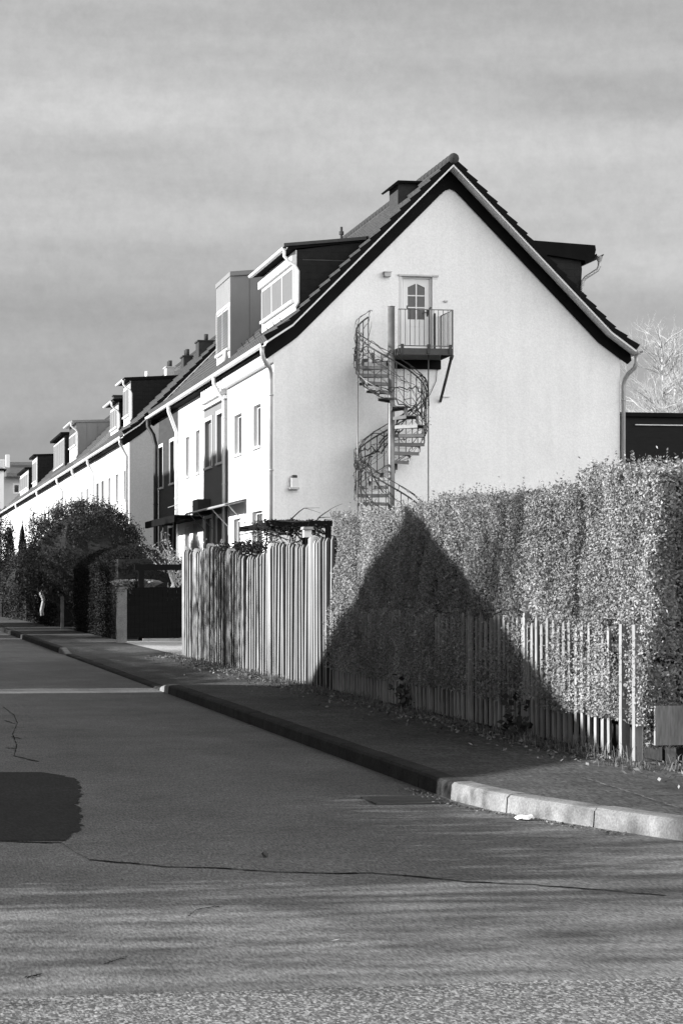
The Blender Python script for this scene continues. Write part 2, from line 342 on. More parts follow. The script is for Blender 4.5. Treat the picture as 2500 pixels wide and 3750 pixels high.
# dark patch of new asphalt, ragged edge
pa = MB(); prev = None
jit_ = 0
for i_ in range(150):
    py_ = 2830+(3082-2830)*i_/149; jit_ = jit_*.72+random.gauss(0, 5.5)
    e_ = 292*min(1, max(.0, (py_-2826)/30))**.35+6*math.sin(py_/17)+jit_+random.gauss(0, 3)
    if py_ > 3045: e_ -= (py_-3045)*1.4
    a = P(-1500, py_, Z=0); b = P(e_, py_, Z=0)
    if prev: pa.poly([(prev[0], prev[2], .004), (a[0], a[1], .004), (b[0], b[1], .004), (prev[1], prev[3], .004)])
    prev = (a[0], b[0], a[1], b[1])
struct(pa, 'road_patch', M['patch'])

def kerb_h(x, y):
    if 34 < y < 52: return .035
    if 33 < y <= 34: return .12-.085*(y-33)
    if 52 <= y < 53: return .035+.085*(y-52)
    return .12
# walk along kerb line in 1 m stones
path = []
for (x0, y0), (x1, y1) in zip(KL, KL[1:]):
    n = max(1, int(math.hypot(x1-x0, y1-y0)/.08))
    for i in range(n): path.append((x0+(x1-x0)*i/n, y0+(y1-y0)*i/n))
kb_sunlit = MB(); kb_shaded = MB(); acc = 0; stone = []
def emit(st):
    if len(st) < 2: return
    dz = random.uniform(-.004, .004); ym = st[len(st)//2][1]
    kb = kb_sunlit if (ym < 16.0 or 32.6 < ym < 34.2 or 51.8 < ym < 53.2) else kb_shaded  # sun and shadow put into stone colour: pale in sun, dark in shadow
    pr = []
    for i, (x, y) in enumerate(st):
        a = st[max(i-1, 0)]; b = st[min(i+1, len(st)-1)]; dx, dy = b[0]-a[0], b[1]-a[1]; l = math.hypot(dx, dy); nx, ny = -dy/l, dx/l
        h = kerb_h(x, y)+dz
        prof = [(0, -.05), (.012, h-.022), (.03, h-.004), (.055, h), (.15, h+.002), (.15, -.05)]
        pr.append([(x+nx*o, y+ny*o, z) for o, z in prof])
    b0 = len(kb.v)
    for r in pr: kb.v += r
    k = len(pr[0])
    for i in range(len(pr)-1):
        for j in range(k-1):
            kb.f.append((b0+i*k+j, b0+(i+1)*k+j, b0+(i+1)*k+j+1, b0+i*k+j+1)); kb.m.append(0)
    kb.f.append(tuple(b0+j for j in range(k))); kb.m.append(0); e = b0+(len(pr)-1)*k; kb.f.append(tuple(e+j for j in reversed(range(k)))); kb.m.append(0)
for i, p in enumerate(path):
    stone.append(p)
    if i: acc += math.hypot(p[0]-path[i-1][0], p[1]-path[i-1][1])
    lim = 1.0
    if acc >= lim:
        # pull the joint apart by 6 mm
        a, b = stone[-2], stone[-1]; l = math.hypot(b[0]-a[0], b[1]-a[1])
        emit(stone[:-1]+[(b[0]-(b[0]-a[0])/l*.016, b[1]-(b[1]-a[1])/l*.016)])
        stone = [b]; acc = 0
# walk the normal so that the stone body lies on the pavement side
struct(kb_sunlit, 'kerb_sunlit', M['concrete']); struct(kb_shaded, 'kerb', M['kerb_shaded'])
sw = MB(); rows = []
for i, (x, y) in enumerate(path[::3]+[path[-1]]):
    j = min(i*3, len(path)-1); a = path[max(j-1, 0)]; b = path[min(j+1, len(path)-1)]; dx, dy = b[0]-a[0], b[1]-a[1]; l = math.hypot(dx, dy) or 1; nx, ny = -dy/l, dx/l
    rows.append((x+nx*.15, y+ny*.15, kerb_h(x, y)-.004, y, x))
b0 = 0
for (x, y, z, yy, xx) in rows:
    if yy > 13.0: far = (5.75, max(yy, 13.0))
    else: far = (xx+1.6, 13.0)
    mid = ((x+far[0])/2, (y+far[1])/2)
    sw.v += [(x, y, z), (mid[0], mid[1], (z+.13)/2), (far[0], far[1], .13)]
for i in range(len(rows)-1):
    for j in range(2): sw.f.append((3*i+j, 3*i+j+1, 3*i+j+4, 3*i+j+3)); sw.m.append(0)
struct(sw, 'sidewalk', M['walk'])
gd = MB(); gd.poly([(5.74, 15.7, .125), (40, 15.7, .125), (40, 260, .125), (5.74, 260, .125)]); sw2 = MB(); sw2.poly([(5.73, 12.98, .1285), (40, 12.98, .1285), (40, 15.8, .1285), (5.73, 15.8, .1285)]); struct(sw2, 'side_pavement', M['walk']); struct(gd, 'garden_ground', M['soil'])
# flagstones in the pavement by the corner
fl = MB()
for i in range(2):
    for j in range(5):
        x0 = 4.68+i*.45+.02*j; y0 = 13.6+j*.52
        if x0+.44 > 5.6: continue
        fl.prism([(x0, y0, .128), (x0+.43, y0, .128), (x0+.43, y0+.5, .128), (x0, y0+.5, .128)], (0, 0, .0025+random.uniform(0, .0015)))
struct(fl, 'paving_slabs', M['walk'])
dw = MB(); dw.poly([(5.62, 46.2, .137), (9.6, 46.2, .137), (9.6, 58.6, .137), (5.62, 58.6, .137)]); struct(dw, 'driveway', M['gravel'])

# ------------------------------------------------------------------ terraced houses
XF, XB = 9.69, 18.79                     # street facade and garden facade
UL = [(9.44, 7.62), (10.09, 8.05), (14.22, 12.19), (18.40, 8.02), (19.05, 7.56)]   # underside of the tiles
LOW = [(9.50, 7.20), (9.68, 7.33), (10.3, 7.76), (14.25, 11.74), (18.21, 7.78), (18.79, 7.37), (18.98, 7.24)]
def lin(pl, x):
    for (a, b), (c, d) in zip(pl, pl[1:]):
        if a <= x <= c: return b+(d-b)*(x-a)/(c-a)
    return pl[0][1] if x < pl[0][0] else pl[-1][1]
def saw(zo=0):
    """outline of the tiled roof in section: overlapping courses give stepped edges"""
    top = []
    def side(pts, sgn):
        r = []
        segs = [(pts[0], pts[1], 2), (pts[1], pts[2], 16)]
        for (a, b, n) in segs:
            dx, dz = (b[0]-a[0])/n, (b[1]-a[1])/n; l = math.hypot(dx, dz); nx, nz = -dz/l*sgn, dx/l*sgn
            if nz < 0: nx, nz = -nx, -nz
            for i in range(n):
                lx, lz = a[0]+dx*i, a[1]+dz*i; hx, hz = lx+dx, lz+dz
                r += [(lx+nx*.165, lz+nz*.165), (hx+nx*.115, hz+nz*.115)]
        return r
    Ls = side(UL[:3], 1); Rs = side([UL[4], UL[3], UL[2]], -1)
    Ls[-1] = (14.20, 12.34); Rs[-1] = (14.24, 12.34)
    poly = [UL[0]]+Ls+list(reversed(Rs))+[UL[4], UL[3], UL[2], UL[1]]
    return [(x, z+zo) for x, z in poly]
def wall_face(mbw, X, Y0, Y1, z0, z1, holes, depth, sgn=1, jm=0):
    """vertical wall in the plane X with rectangular openings (y0,y1,z0,z1) and their reveals"""
    ys = sorted({Y0, Y1}|{h[0] for h in holes}|{h[1] for h in holes}); zs = sorted({z0, z1}|{h[2] for h in holes}|{h[3] for h in holes})
    for a, b in zip(ys, ys[1:]):
        for c, d in zip(zs, zs[1:]):
            my, mz = (a+b)/2, (c+d)/2
            if any(h[0] < my < h[1] and h[2] < mz < h[3] for h in holes): continue
            mbw.poly([(X, a, c), (X, a, d), (X, b, d), (X, b, c)])
    for h in holes:
        a, b, c, d = h; x2 = X+depth*sgn
        mbw.poly([(X, b, c), (X, b, d), (x2, b, d), (x2, b, c)]); mbw.poly([(X, a, c), (x2, a, c), (x2, a, d), (X, a, d)])
        mbw.poly([(X, a, d), (x2, a, d), (x2, b, d), (X, b, d)]); mbw.poly([(X, a, c), (X, b, c), (x2, b, c), (x2, a, c)])
def add_window(par, h, X, depth, door=False, trim=False, curtain=False, sill=True):
    a, b, c, d = h; fr = MB(); x = X+depth-.05
    t = .06
    fr.box(x, x+.05, a, a+t, c, d); fr.box(x, x+.05, b-t, b, c, d); fr.box(x, x+.05, a+t, b-t, d-t, d); fr.box(x, x+.05, a+t, b-t, c, c+t)
    if not door: fr.box(x+.004, x+.046, (a+b)/2-.04, (a+b)/2+.04, c+t, d-t)
    else: fr.box(x+.01, x+.04, a+t, b-t, c+t, c+1.0)
    f = fr.build('door' if door else 'window', M['white'], par)
    g = MB(); g.poly([(x+.025, a+t, c+t), (x+.025, a+t, d-t), (x+.025, b-t, d-t), (x+.025, b-t, c+t)]); g.build('pane', M['curtain'] if curtain else M['glass'], f)
    if trim:
        tm = MB(); w = .11
        tm.box(X-.03, X-.001, a-w, a, c, d+w); tm.box(X-.03, X-.001, b, b+w, c, d+w); tm.box(X-.03, X-.001, a, b, d, d+w)
        tm.build('surround', M['white'], f)
    if sill and not door:
        s_ = MB(); s_.box(X-.07, X+depth-.06, a-.06, b+.06, c-.05, c+.012); s_.build('sill', M['zinc_light'] if not trim else M['white'], f)
    return f
def downpipe(par, pts, r=.05, m='zinc'):
    t = MB(); t.tube(pts, r, 10)
    for z in (2.2, 4.4, 6.3):
        if pts[-1][2] < z < pts[-2][2]-.2: t.tube([(pts[-1][0], pts[-1][1], z-.02), (pts[-1][0], pts[-1][1], z+.02)], r+.012, 10)
    return t.build('downpipe', M[m], par, True)
def hole_px(pf, pn, yt, yb, X=XF):
    a = P(pn, yt, X=X); b = P(pf, yt, X=X); zb = P(pn, yb, X=X)[2]
    return (round(a[1], 3), round(b[1], 3), round(max(zb, .3), 3), round(a[2], 3))
def terrace(Y0, Y1, label, wallm, roofm='tile', zo=0, xo=0, holes=(), gable_near=False, gable_far=False, gable_m=None, group='terraced houses along the street', boards=None, cornice=True, oh=.6):
    H = thing('terraced_house', ((XF+XB)/2, (Y0+Y1)/2, 0), label, 'house', group)
    zt = 7.66+zo; X = XF+xo
    w = MB(); wall_face(w, X, Y0, Y1, 0, zt, [h[0] for h in holes], .17)
    w.build('wall', wallm, H)
    w = MB(); w.poly([(XB, Y0, 0), (XB, Y0, zt), (XB, Y1, zt), (XB, Y1, 0)]); w.build('garden_wall', wallm, H)
    def gab(Y, hole=None):
        g = MB(); xs = sorted({X, XB, 10.3, 14.25, 18.21}|({hole[0], hole[1]} if hole else set()))
        tz = lambda x: lin(LOW, x)+zo+.12
        for a, b in zip(xs, xs[1:]):
            m_ = (a+b)/2
            if hole and hole[0] < m_ < hole[1]:
                g.poly([(a, Y, 0), (b, Y, 0), (b, Y, hole[2]), (a, Y, hole[2])]); g.poly([(a, Y, hole[3]), (b, Y, hole[3]), (b, Y, tz(b)), (a, Y, tz(a))])
            else: g.poly([(a, Y, 0), (b, Y, 0), (b, Y, tz(b)), (a, Y, tz(a))])
        if hole:
            a, b, c, d = hole; y2 = Y+.16
            g.poly([(a, Y, c), (a, Y, d), (a, y2, d), (a, y2, c)]); g.poly([(b, Y, c), (b, y2, c), (b, y2, d), (b, Y, d)])
            g.poly([(a, Y, d), (b, Y, d), (b, y2, d), (a, y2, d)]); g.poly([(a, Y, c), (a, y2, c), (b, y2, c), (b, Y, c)])
        return g
    if gable_near is not False: gab(Y0, gable_near if isinstance(gable_near, tuple) else None).build('gable_wall', gable_m or wallm, H)
    if gable_far: gab(Y1).build('gable_wall', gable_m or wallm, H)
    ya = Y0-(oh if gable_near is not False else 0); yb = Y1+(oh if gable_far else 0)
    r = MB(); sp = [(x+xo*(1 if x < 14 else 0), z) for x, z in saw(zo)]
    r.prism([(x, ya+.004, z) for x, z in sp], (0, yb-ya-.008, 0), 0, 1); rf = r.build('roof', [M[roofm], M['tile_edge']], H)
    rg = MB(); n = 12; seg = .42; y = ya-.03
    while y < yb:
        y2 = min(y+seg-.012, yb)
        rg.tube([(14.22, y, 12.33+zo), (14.22, y+.03, 12.33+zo), (14.22, y2, 12.345+zo)], [.125, .14, .12], n); y += seg
    rg.build('ridge_tiles', M['brick'], rf, True)
    if gable_near is not False or gable_far:
        # pale verge soffit and the dark board under it
        U2 = [(x, z+zo-.004) for x, z in UL]; D2 = [(x, z-.055) for x, z in U2]
        for Yg, s_ in ((Y0, -1), (Y1, 1)):
            if (s_ < 0 and gable_near is False) or (s_ > 0 and not gable_far): continue
            vb = MB(); y0_ = Yg+s_*(oh-.02); vb.prism([(x, y0_, z) for x, z in U2+D2[::-1]], (0, -s_*(oh-.09), 0)); vb.build('verge_soffit', M['verge'], H)
            db = MB(); lowp = [(9.40, 7.27), (9.50, 7.20), (9.68, 7.33), (10.12, 7.64), (10.3, 7.78), (13.98, 11.47), (14.12, 11.60), (14.25, 11.65), (14.38, 11.60), (14.52, 11.47), (18.21, 7.78), (18.40, 7.65), (18.79, 7.37), (18.98, 7.24), (19.08, 7.33)]
            db.prism([(x, Yg+s_*.07, z) for x, z in D2]+[(x, Yg+s_*.07, z+zo) for x, z in lowp[::-1]], (0, -s_*.066, 0)); db.build('gable_board', M['dark'], H)
    for gx, s_ in ((X-.36, -1), (XB+.36, 1)):
        g = MB()                                          # half round gutter with a lip
        pr = [(gx+.075*cos(a), 7.53+zo+.075*sin(a)) for a in np.linspace(pi, 2*pi, 9)]+[(gx+.066*cos(a), 7.53+zo+.066*sin(a)) for a in np.linspace(2*pi, pi, 9)]
        g.prism([(x_, ya-.05, z_) for x_, z_ in pr], (0, yb-ya+.04, 0))
        g.tube([(gx+.073*s_, ya-.05, 7.535+zo), (gx+.073*s_, yb-.01, 7.535+zo)], .012, 6)
        g.build('gutter', M['zinc_light'], H)
    e = MB(); e.box(X-.27, X-.003, Y0+.003, Y1-.003, 7.42+zo, 7.60+zo); e.build('eaves_soffit', M['dark'] if not cornice else M['darkwood'], H)
    if cornice: e = MB(); e.box(X-.16, X-.003, Y0+.003, Y1-.003, 7.13+zo, 7.417+zo); e.build('cornice', M['render_b'], H)
    if boards:
        for a_, b_ in boards:
            bo = MB(); bo.box(X-.05, X-.003, a_, b_, .3, 7.12+zo); bo.build('cladding', M['boards'], H)
    for h, kw in holes: add_window(H, h, X, .17, **kw)
    return H

W = hole_px
def dormer(par, Xf, Y0, Y1, zt, zback, cheek, front, n=3, w_top=.35, w_bot=.75, roofm='dark', zo=0, gutter=True, overhang=.28, louvre=False, slope_left=True, trim=None):
    zr = lambda x: lin([(9.44, 7.74), (10.09, 8.2), (14.22, 12.34)], x)+zo
    zb = zr(Xf)-.1; xb = Xf
    while zr(xb) < zback and xb < 14: xb += .02
    d = MB()
    d.prism([(Xf, Y0, zb), (Xf, Y0, zt), (xb+.1, Y0, zback), (xb+.1, Y0, zback-.3)], (0, Y1-Y0, 0))
    D = d.build('dormer', cheek, par)
    r = MB(); r.prism([(Xf-overhang, Y0-.07, zt+.0), (Xf-overhang, Y0-.07, zt+.13), (xb+.25, Y0-.07, zback+.13), (xb+.25, Y0-.07, zback+.0)], (0, Y1-Y0+.14, 0)); r.build('dormer_roof', M[roofm], D)
    f = MB(); f.box(Xf-.03, Xf-.003, Y0, Y1, zb+.05, zt-.004); f.build('dormer_front', front, D)
    wz0, wz1 = zb+w_bot, zt-w_top; a, b = Y0+.22, Y1-.22
    wn = MB(); t = .07; x0 = Xf-.07
    wn.box(x0, Xf-.033, a, b, wz1, wz1+t); wn.box(x0-.05, Xf-.033, a-.05, b+.05, wz0-t, wz0)
    for i in range(n+1):
        y = a+(b-a)*i/n; wn.box(x0, Xf-.033, y-.035, y+.035, wz0, wz1)
    Wn = wn.build('dormer_window', M['white'], D)
    gl = MB()
    gl.box(Xf-.06, Xf-.036, a+.036, b-.036, wz0+.003, wz1-.003)
    if louvre:
        gl = MB()
        for k in range(int((wz1-wz0)/.075)): gl.prism([(Xf-.09, a+.04, wz0+.075*k), (Xf-.04, a+.04, wz0+.075*k+.05), (Xf-.04, a+.04, wz0+.075*k+.06), (Xf-.09, a+.04, wz0+.075*k+.01)], (0, b-a-.08, 0))
        gl.build('louvres', M['zinc'], D)
    else: gl.build('panes', M['curtain'], D)
    if gutter:
        g = MB(); gx = Xf-overhang-.05; zz = zt+.05
        pr = [(gx+.07*cos(q), zz+.07*sin(q)) for q in np.linspace(pi, 2*pi, 9)]+[(gx+.06*cos(q), zz+.06*sin(q)) for q in np.linspace(2*pi, pi, 9)]
        g.prism([(x_, Y0-.12, z_) for x_, z_ in pr], (0, Y1-Y0+.24, 0)); g.build('dormer_gutter', M['zinc_light'], D)
        p = MB(); p.tube([(gx, Y0-.02, zz-.03), (gx, Y0-.02, zz-.22), (gx+.1, Y0-.03, zz-.33), (Xf-.06, Y0-.05, zz-.45), (Xf+.02, Y0-.06, zz-.6), (Xf+.02, Y0-.06, zb+.3), (Xf-.05, Y0-.06, zb+.18)], .042, 9); p.build('dormer_downpipe', M['zinc_light'], D, True)
    if front is not M['slate'] and cheek is M['zinc_sheet']:
        s_ = MB()
        for x in np.arange(Xf+.55, xb, .58):
            zc = zr(x)-.02; s_.box(x-.012, x+.012, Y0-.028, Y0-.001, zc, zt-.01)
        s_.build('cheek_seams', M['zinc_sheet'], D); s_ = MB()
        for y in np.arange(Y0+.2, Y1, .22): s_.box(Xf-.05, Xf-.031, y-.01, y+.01, wz1+.1, zt)
        s_.box(Xf-.045, Xf+.03, Y0-.02, Y0+.05, zb+.1, zt); s_.build('front_seams', M['zinc_sheet'], D)
    return D
def chimney(par, x0, x1, y0, y1, z0, z1, m, cap=True, pots=0):
    c = MB(); c.box(x0, x1, y0, y1, z0, z1)
    if cap: c.box(x0-.05, x1+.05, y0-.05, y1+.05, z1, z1+.06)
    C_ = c.build('chimney', m, par)
    for k in range(pots):
        p = MB(); yy = y0+(y1-y0)*(k+.5)/pots; p.tube([((x0+x1)/2, yy, z1+.06), ((x0+x1)/2, yy, z1+.36)], .09, 10); p.build('chimney_pot', M['brick'], C_, True)
    return C_

# --- corner house with the big white gable
door_hole = (13.0, 13.80, 7.48, 9.39)
A = terrace(60.3, 68.6, 'large white end terrace house whose gable faces the viewer, spiral stair in front', M['render_b'], holes=[
    (W(928, 955, 1475, 1632), {}), (W(858, 885, 1510, 1660), {}), ((62.13, 63.85, .9, 3.45), dict(door=True)), ((66.1, 67.3, .9, 3.35), dict(door=True))],
    gable_near=door_hole, gable_m=M['render'])
A.name = 'corner_house'; ORI['corner_house'] = tuple(A.location)
# attic door in the gable
dd = MB(); Y = 60.3+.09; a, b, c, d = door_hole
t = .05
dd.box(a+.002, a+t, Y, Y+.07, c+.002, d-.002); dd.box(b-t, b-.002, Y, Y+.07, c+.002, d-.002); dd.box(a+t, b-t, Y, Y+.07, d-t, d-.002)
lx0, lx1, lz0, lz1 = a+t+.008, b-t-.008, c+.02, d-t-.008
gx0, gx1, gz0, gz1 = lx0+.12, lx1-.12, lz0+.80, lz1-.12
dd.box(lx0, gx0, Y+.015, Y+.06, lz0, lz1); dd.box(gx1, lx1, Y+.015, Y+.06, lz0, lz1)
dd.box(gx0, gx1, Y+.015, Y+.06, lz0, gz0); dd.box(gx0, gx1, Y+.015, Y+.06, gz1+.0, lz1)
xm = (gx0+gx1)/2; dd.box(xm-.017, xm+.017, Y+.012, Y+.05, gz0, gz1)
for k in (1, 2): zz = gz0+(gz1-gz0)*k/3; dd.box(gx0, xm-.017, Y+.012, Y+.05, zz-.015, zz+.015); dd.box(xm+.017, gx1, Y+.012, Y+.05, zz-.015, zz+.015)
dd.prism([(gx0, Y+.013, gz1+.001), (gx0, Y+.013, gz1-.09), (xm-.02, Y+.013, gz1+.001)], (0, .04, 0)); dd.prism([(gx1, Y+.013, gz1+.001), (xm+.02, Y+.013, gz1+.001), (gx1, Y+.013, gz1-.09)], (0, .04, 0))
dd.box(lx0+.1, lx1-.1, Y+.008, Y+.016, lz0+.12, lz0+.14); dd.box(lx0+.1, lx1-.1, Y+.008, Y+.016, lz0+.62, lz0+.64)
dd.box(lx0+.1, lx0+.12, Y+.008, Y+.016, lz0+.14, lz0+.62); dd.box(lx1-.12, lx1-.1, Y+.008, Y+.016, lz0+.14, lz0+.62)
D = dd.build('attic_door', M['white'], A)
g = MB(); g.poly([(gx0, Y+.035, gz0), (gx1, Y+.035, gz0), (gx1, Y+.035, gz1+.01), (gx0, Y+.035, gz1+.01)]); g.build('door_pane', M['glass_door'], D)
g = MB(); g.tube([(lx1-.05, Y+.0, lz0+.98), (lx1-.05, Y-.05, lz0+.98), (lx1-.16, Y-.05, lz0+.98)], .012, 6); g.box(lx1-.07, lx1-.03, Y+.004, Y+.016, lz0+.88, lz0+1.06); g.build('door_handle', M['iron'], D)
g = MB(); g.box(a-.09, b+.16, 60.3-.05, 60.297, d+.0, d+.045); g.build('drip_rail', M['zinc'], A)
g = MB(); g.box(a-.06, a-.0, 60.292, 60.298, c, d); g.box(b, b+.13, 60.292, 60.298, d-.07, d); g.build('door_jamb', M['offwhite'], A)
# downpipes on the corner house
gx = XF-.36
downpipe(A, [(gx, 59.85, 7.47), (gx, 59.85, 7.33), (gx+.03, 59.88, 7.2), (gx+.12, 59.95, 7.06), (gx+.24, 60.1, 6.98), (XF-.07, 60.24, 6.86), (XF-.07, 60.26, 6.65), (XF-.07, 60.26, .2)], .057)
gx = XB+.36
downpipe(A, [(gx-.03, 59.95, 7.47), (gx-.03, 59.95, 7.25), (gx-.06, 60.0, 7.12), (gx-.2, 60.1, 6.98), (XB+.10, 60.2, 6.84), (XB+.075, 60.24, 6.68), (XB+.075, 60.24, .2)], .055)
# dormers
d1 = dormer(A, 10.45, 61.25, 66.9, 10.12, 10.42, M['slate'], M['offwhite'], 3, .45, .40, 'dark')
g = MB(); g.box(10.45-.13, 10.42, 61.2, 66.95, 9.78, 9.98); g.build('shutter_box', M['white'], d1)
g = MB(); g.prism([(10.1, 61.17, 10.27), (12.25, 61.17, 10.50), (12.25, 61.17, 10.42), (10.1, 61.17, 10.19)], (0, -.05, 0)); g.box(10.6, 12.1, 61.235, 61.247, 9.86, 9.885); g.build('roof_edging', M['iron'], d1)
# garden side dormer seen over the far slope
gdm = MB(); gdm.prism([(16.0, 60.75, 10.35), (17.55, 60.75, 10.08), (17.86, 60.75, 10.0), (17.90, 60.75, 9.75), (17.83, 60.75, 8.55), (16.4, 60.75, 10.0)], (0, 3.4, 0))
Dg = gdm.build('dormer', M['slate'], A)
g = MB(); g.prism([(16.0, 60.62, 10.47), (18.22, 60.62, 10.36), (18.24, 60.62, 10.24), (18.18, 60.62, 9.98), (17.95, 60.62, 9.86), (17.95, 60.62, 9.95), (16.0, 60.62, 10.2)], (0, 3.7, 0)); g.build('dormer_roof', M['dark'], Dg)
g = MB(); pr = [(18.34+.1*cos(q), 10.13+.1*sin(q)) for q in np.linspace(pi, 2*pi, 9)]+[(18.34+.09*cos(q), 10.13+.09*sin(q)) for q in np.linspace(2*pi, pi, 9)]
g.prism([(x_, 60.55, z_) for x_, z_ in pr], (0, 3.8, 0)); g.tube([(18.34, 60.65, 10.08), (18.34, 60.65, 9.95)], [.095, .06], 10); g.build('dormer_gutter', M['zinc'], Dg)
g = MB(); g.tube([(18.34, 60.65, 9.98), (18.34, 60.65, 9.82), (18.29, 60.65, 9.72), (17.98, 60.68, 9.52), (17.90, 60.7, 9.42), (17.885, 60.7, 9.2), (17.90, 60.7, 8.5)], .047, 10); g.build('dormer_downpipe', M['zinc'], Dg, True)
# chimney with metal hood, flue pipe on the dormer roof
cx = 13.1
C1 = chimney(A, 13.35, 14.35, 62.4, 63.5, 11.0, 12.12, M['brick'], False)
g = MB(); g.prism([(13.15, 62.25, 12.03), (13.32, 62.25, 12.17), (14.5, 62.25, 12.17), (14.5, 62.25, 12.11), (13.36, 62.25, 12.11), (13.2, 62.25, 12.0)], (0, 1.4, 0)); g.box(13.36, 13.41, 62.41, 62.46, 12.1, 12.13); g.build('hood', M['dark'], C1)
g = MB(); g.tube([(11.87, 62.6, 10.45), (11.87, 62.6, 10.95)], .035, 8); g.tube([(11.87, 62.6, 10.74), (11.87, 62.6, 10.83)], .065, 8); g.prism([(11.78, 62.55, 10.47), (11.96, 62.55, 10.5), (11.92, 62.55, 10.56), (11.82, 62.55, 10.56)], (0, .1, 0)); g.build('flue_pipe', M['iron'], A)
# snow hooks and roof vent near the street eave
for y in np.arange(60.9, 68, 1.1): g = MB(); g.tube([(10.0, y, 8.22), (9.93, y, 8.34)], .012, 5); g.build('snow_hook', M['iron'], A)

B = terrace(68.6, 73.7, 'narrow dark grey rendered house with white framed windows and a metal clad dormer', M['render_grey'], cornice=False, holes=[
    (W(796, 821, 1507, 1690), dict(trim=True, curtain=True)), (W(752, 777, 1534, 1708), dict(trim=True, curtain=True)), (W(796, 821, 1893, 2200), dict(trim=True, door=True)), (W(754, 778, 1896, 2060), dict(trim=True))])
dormer(B, 10.1, 70.6, 74.2-.55, 10.62, 10.9, M['zinc_sheet'], M['zinc_light'], 2, .85, .42, 'zinc_sheet', gutter=False, overhang=.06, louvre=True)
g = MB()
for k in range(9): y = 68.75+k*.52; g.box(XF-.16, XF-.003, y, y+.36, 7.0, 7.40)
g.box(XF-.10, XF-.003, 68.62, 73.68, 6.86, 6.95); g.build('eaves_corbels', M['render_b'], B)
downpipe(B, [(XF-.36, 68.85, 7.47), (XF-.36, 68.85, 7.3), (XF-.2, 68.8, 7.0), (XF-.08, 68.75, 6.8), (XF-.08, 68.75, .2)], .055, 'zinc_light')
g = MB(); g.tube([(9.75, 69.4, 7.95), (9.75, 69.4, 8.32)], [.11, .05], 8); g.build('roof_vent', M['zinc_light'], B, True)

Cc = terrace(73.7, 80.3, 'white rendered house between the grey house and the dark boarded one', M['render_b'], cornice=False, holes=[
    (W(717, 732, 1572, 1730), {}), (W(680, 693, 1596, 1744), {}), (W(707, 723, 1914, 2200), dict(door=True)), (W(678, 694, 1931, 2080), {})])
downpipe(Cc, [(XF-.36, 80.0, 7.47), (XF-.36, 80.0, 7.3), (XF-.2, 80.1, 6.9), (XF-.08, 80.15, 6.6), (XF-.08, 80.15, .2)], .06, 'zinc_light')
cn = MB(); cn.box(8.8, XF-.003, 73.9, 82.4, 3.55, 3.67); cn.box(8.8, 8.88, 73.9, 82.4, 3.45, 3.549); 
for y in (74.2, 79.2): cn.box(8.81, 8.89, y, y+.12, .1, 3.448)
cn.build('porch_canopy', M['dark'], Cc)
lt = MB(); lt.prism([(9.0+.09*cos(a_), 78.6+.09*sin(a_), 3.0) for a_ in np.linspace(0, 2*pi, 6, endpoint=False)], (0, 0, .22)); lt.tube([(9.0, 78.6, 3.22), (9.0, 78.6, 3.32), (9.0, 78.6, 3.548)], [.12, .03, .012], 6); lt.tube([(9.0, 78.6, 2.93), (9.0, 78.6, 3.0)], [.03, .06], 6)
tag(lt.build('hanging_lantern', M['iron']), 'small dark lantern hanging under the black porch roof', 'lantern')

Dd = terrace(80.3, 86.1, 'house clad in dark horizontal boards with narrow white window frames', M['boards'], cornice=False, gable_far=True, holes=[
    (W(624, 640, 1612, 1768), dict(trim=True, curtain=True)), (W(582, 598, 1634, 1784), dict(trim=True, curtain=True)), (W(618, 640, 1930, 2100), dict(trim=True, door=True, curtain=True))])
downpipe(Dd, [(XF-.36, 86.3, 7.47), (XF-.36, 86.3, 7.2), (XF-.2, 86.15, 6.9), (XF-.12, 86.0, 6.5), (XF-.12, 86.0, .2)], .08, 'iron')
g = MB(); g.tube([(XF-.9, 85.4, 2.6), (XF-.02, 85.2, 2.55)], .04, 6); g.build('wall_arm', M['white'], Dd)

# --- second block, 96.6 m to 200 m
ZO = -.08
tone = {'w': 'render_b', 'p': 'render_pale', 'g': 'render_grey'}
blocks = [(96.6, 107.0, 'w', 'far terrace end house with a pale weathered gable and a dark slate dormer'),
          (107.0, 112.2, 'p', 'narrow pale grey terrace house next to the weathered gable end house'),
          (112.2, 121.5, 'w', 'white terrace house beyond the pale grey one, large bush in front'),
          (121.5, 132.4, 'w', 'white terrace house under the small dark framed dormer'),
          (132.4, 138.6, 'p', 'pale terrace house with the big standing seam metal dormer'),
          (138.6, 150.0, 'w', 'distant white terrace house with a dark glazed dormer'),
          (150.0, 160.5, 'w', 'distant white terrace house left of the glazed dormer house'),
          (160.5, 174.0, 'w', 'distant white terrace house with a wide black dormer'),
          (174.0, 188.0, 'w', 'second last white house at the far end of the terrace'),
          (188.0, 202.0, 'w', 'last white house at the far end of the terrace')]
EH = []
for i, (y0, y1, tn, lb) in enumerate(blocks):
    hs = []
    n = 2 if y1-y0 < 8 else 3
    for k in range(n):
        yc = y0+(y1-y0)*(k+.5)/n
        hs.append(((yc-.55, yc+.55, 5.0, 6.2), dict(trim=(i % 3 == 1), curtain=(k % 2 == 0)))); hs.append(((yc-.55, yc+.55, 1.9, 3.2), {}))
    h = terrace(y0, y1, lb, M[tone[tn]], roofm='tile_b' if i % 3 == 2 else 'tile', zo=ZO, holes=hs, cornice=False, gable_near=(i == 0), gable_far=(i == len(blocks)-1), gable_m=M['render_gable'], oh=.35)
    EH.append(h)
    if i % 2 == 0 or i in (3,): downpipe(h, [(XF-.36, y0+.2, 7.4), (XF-.36, y0+.2, 7.2), (XF-.08, y0+.2, 6.7), (XF-.08, y0+.2, .2)], .06, 'zinc' if i == 0 else 'zinc_light')
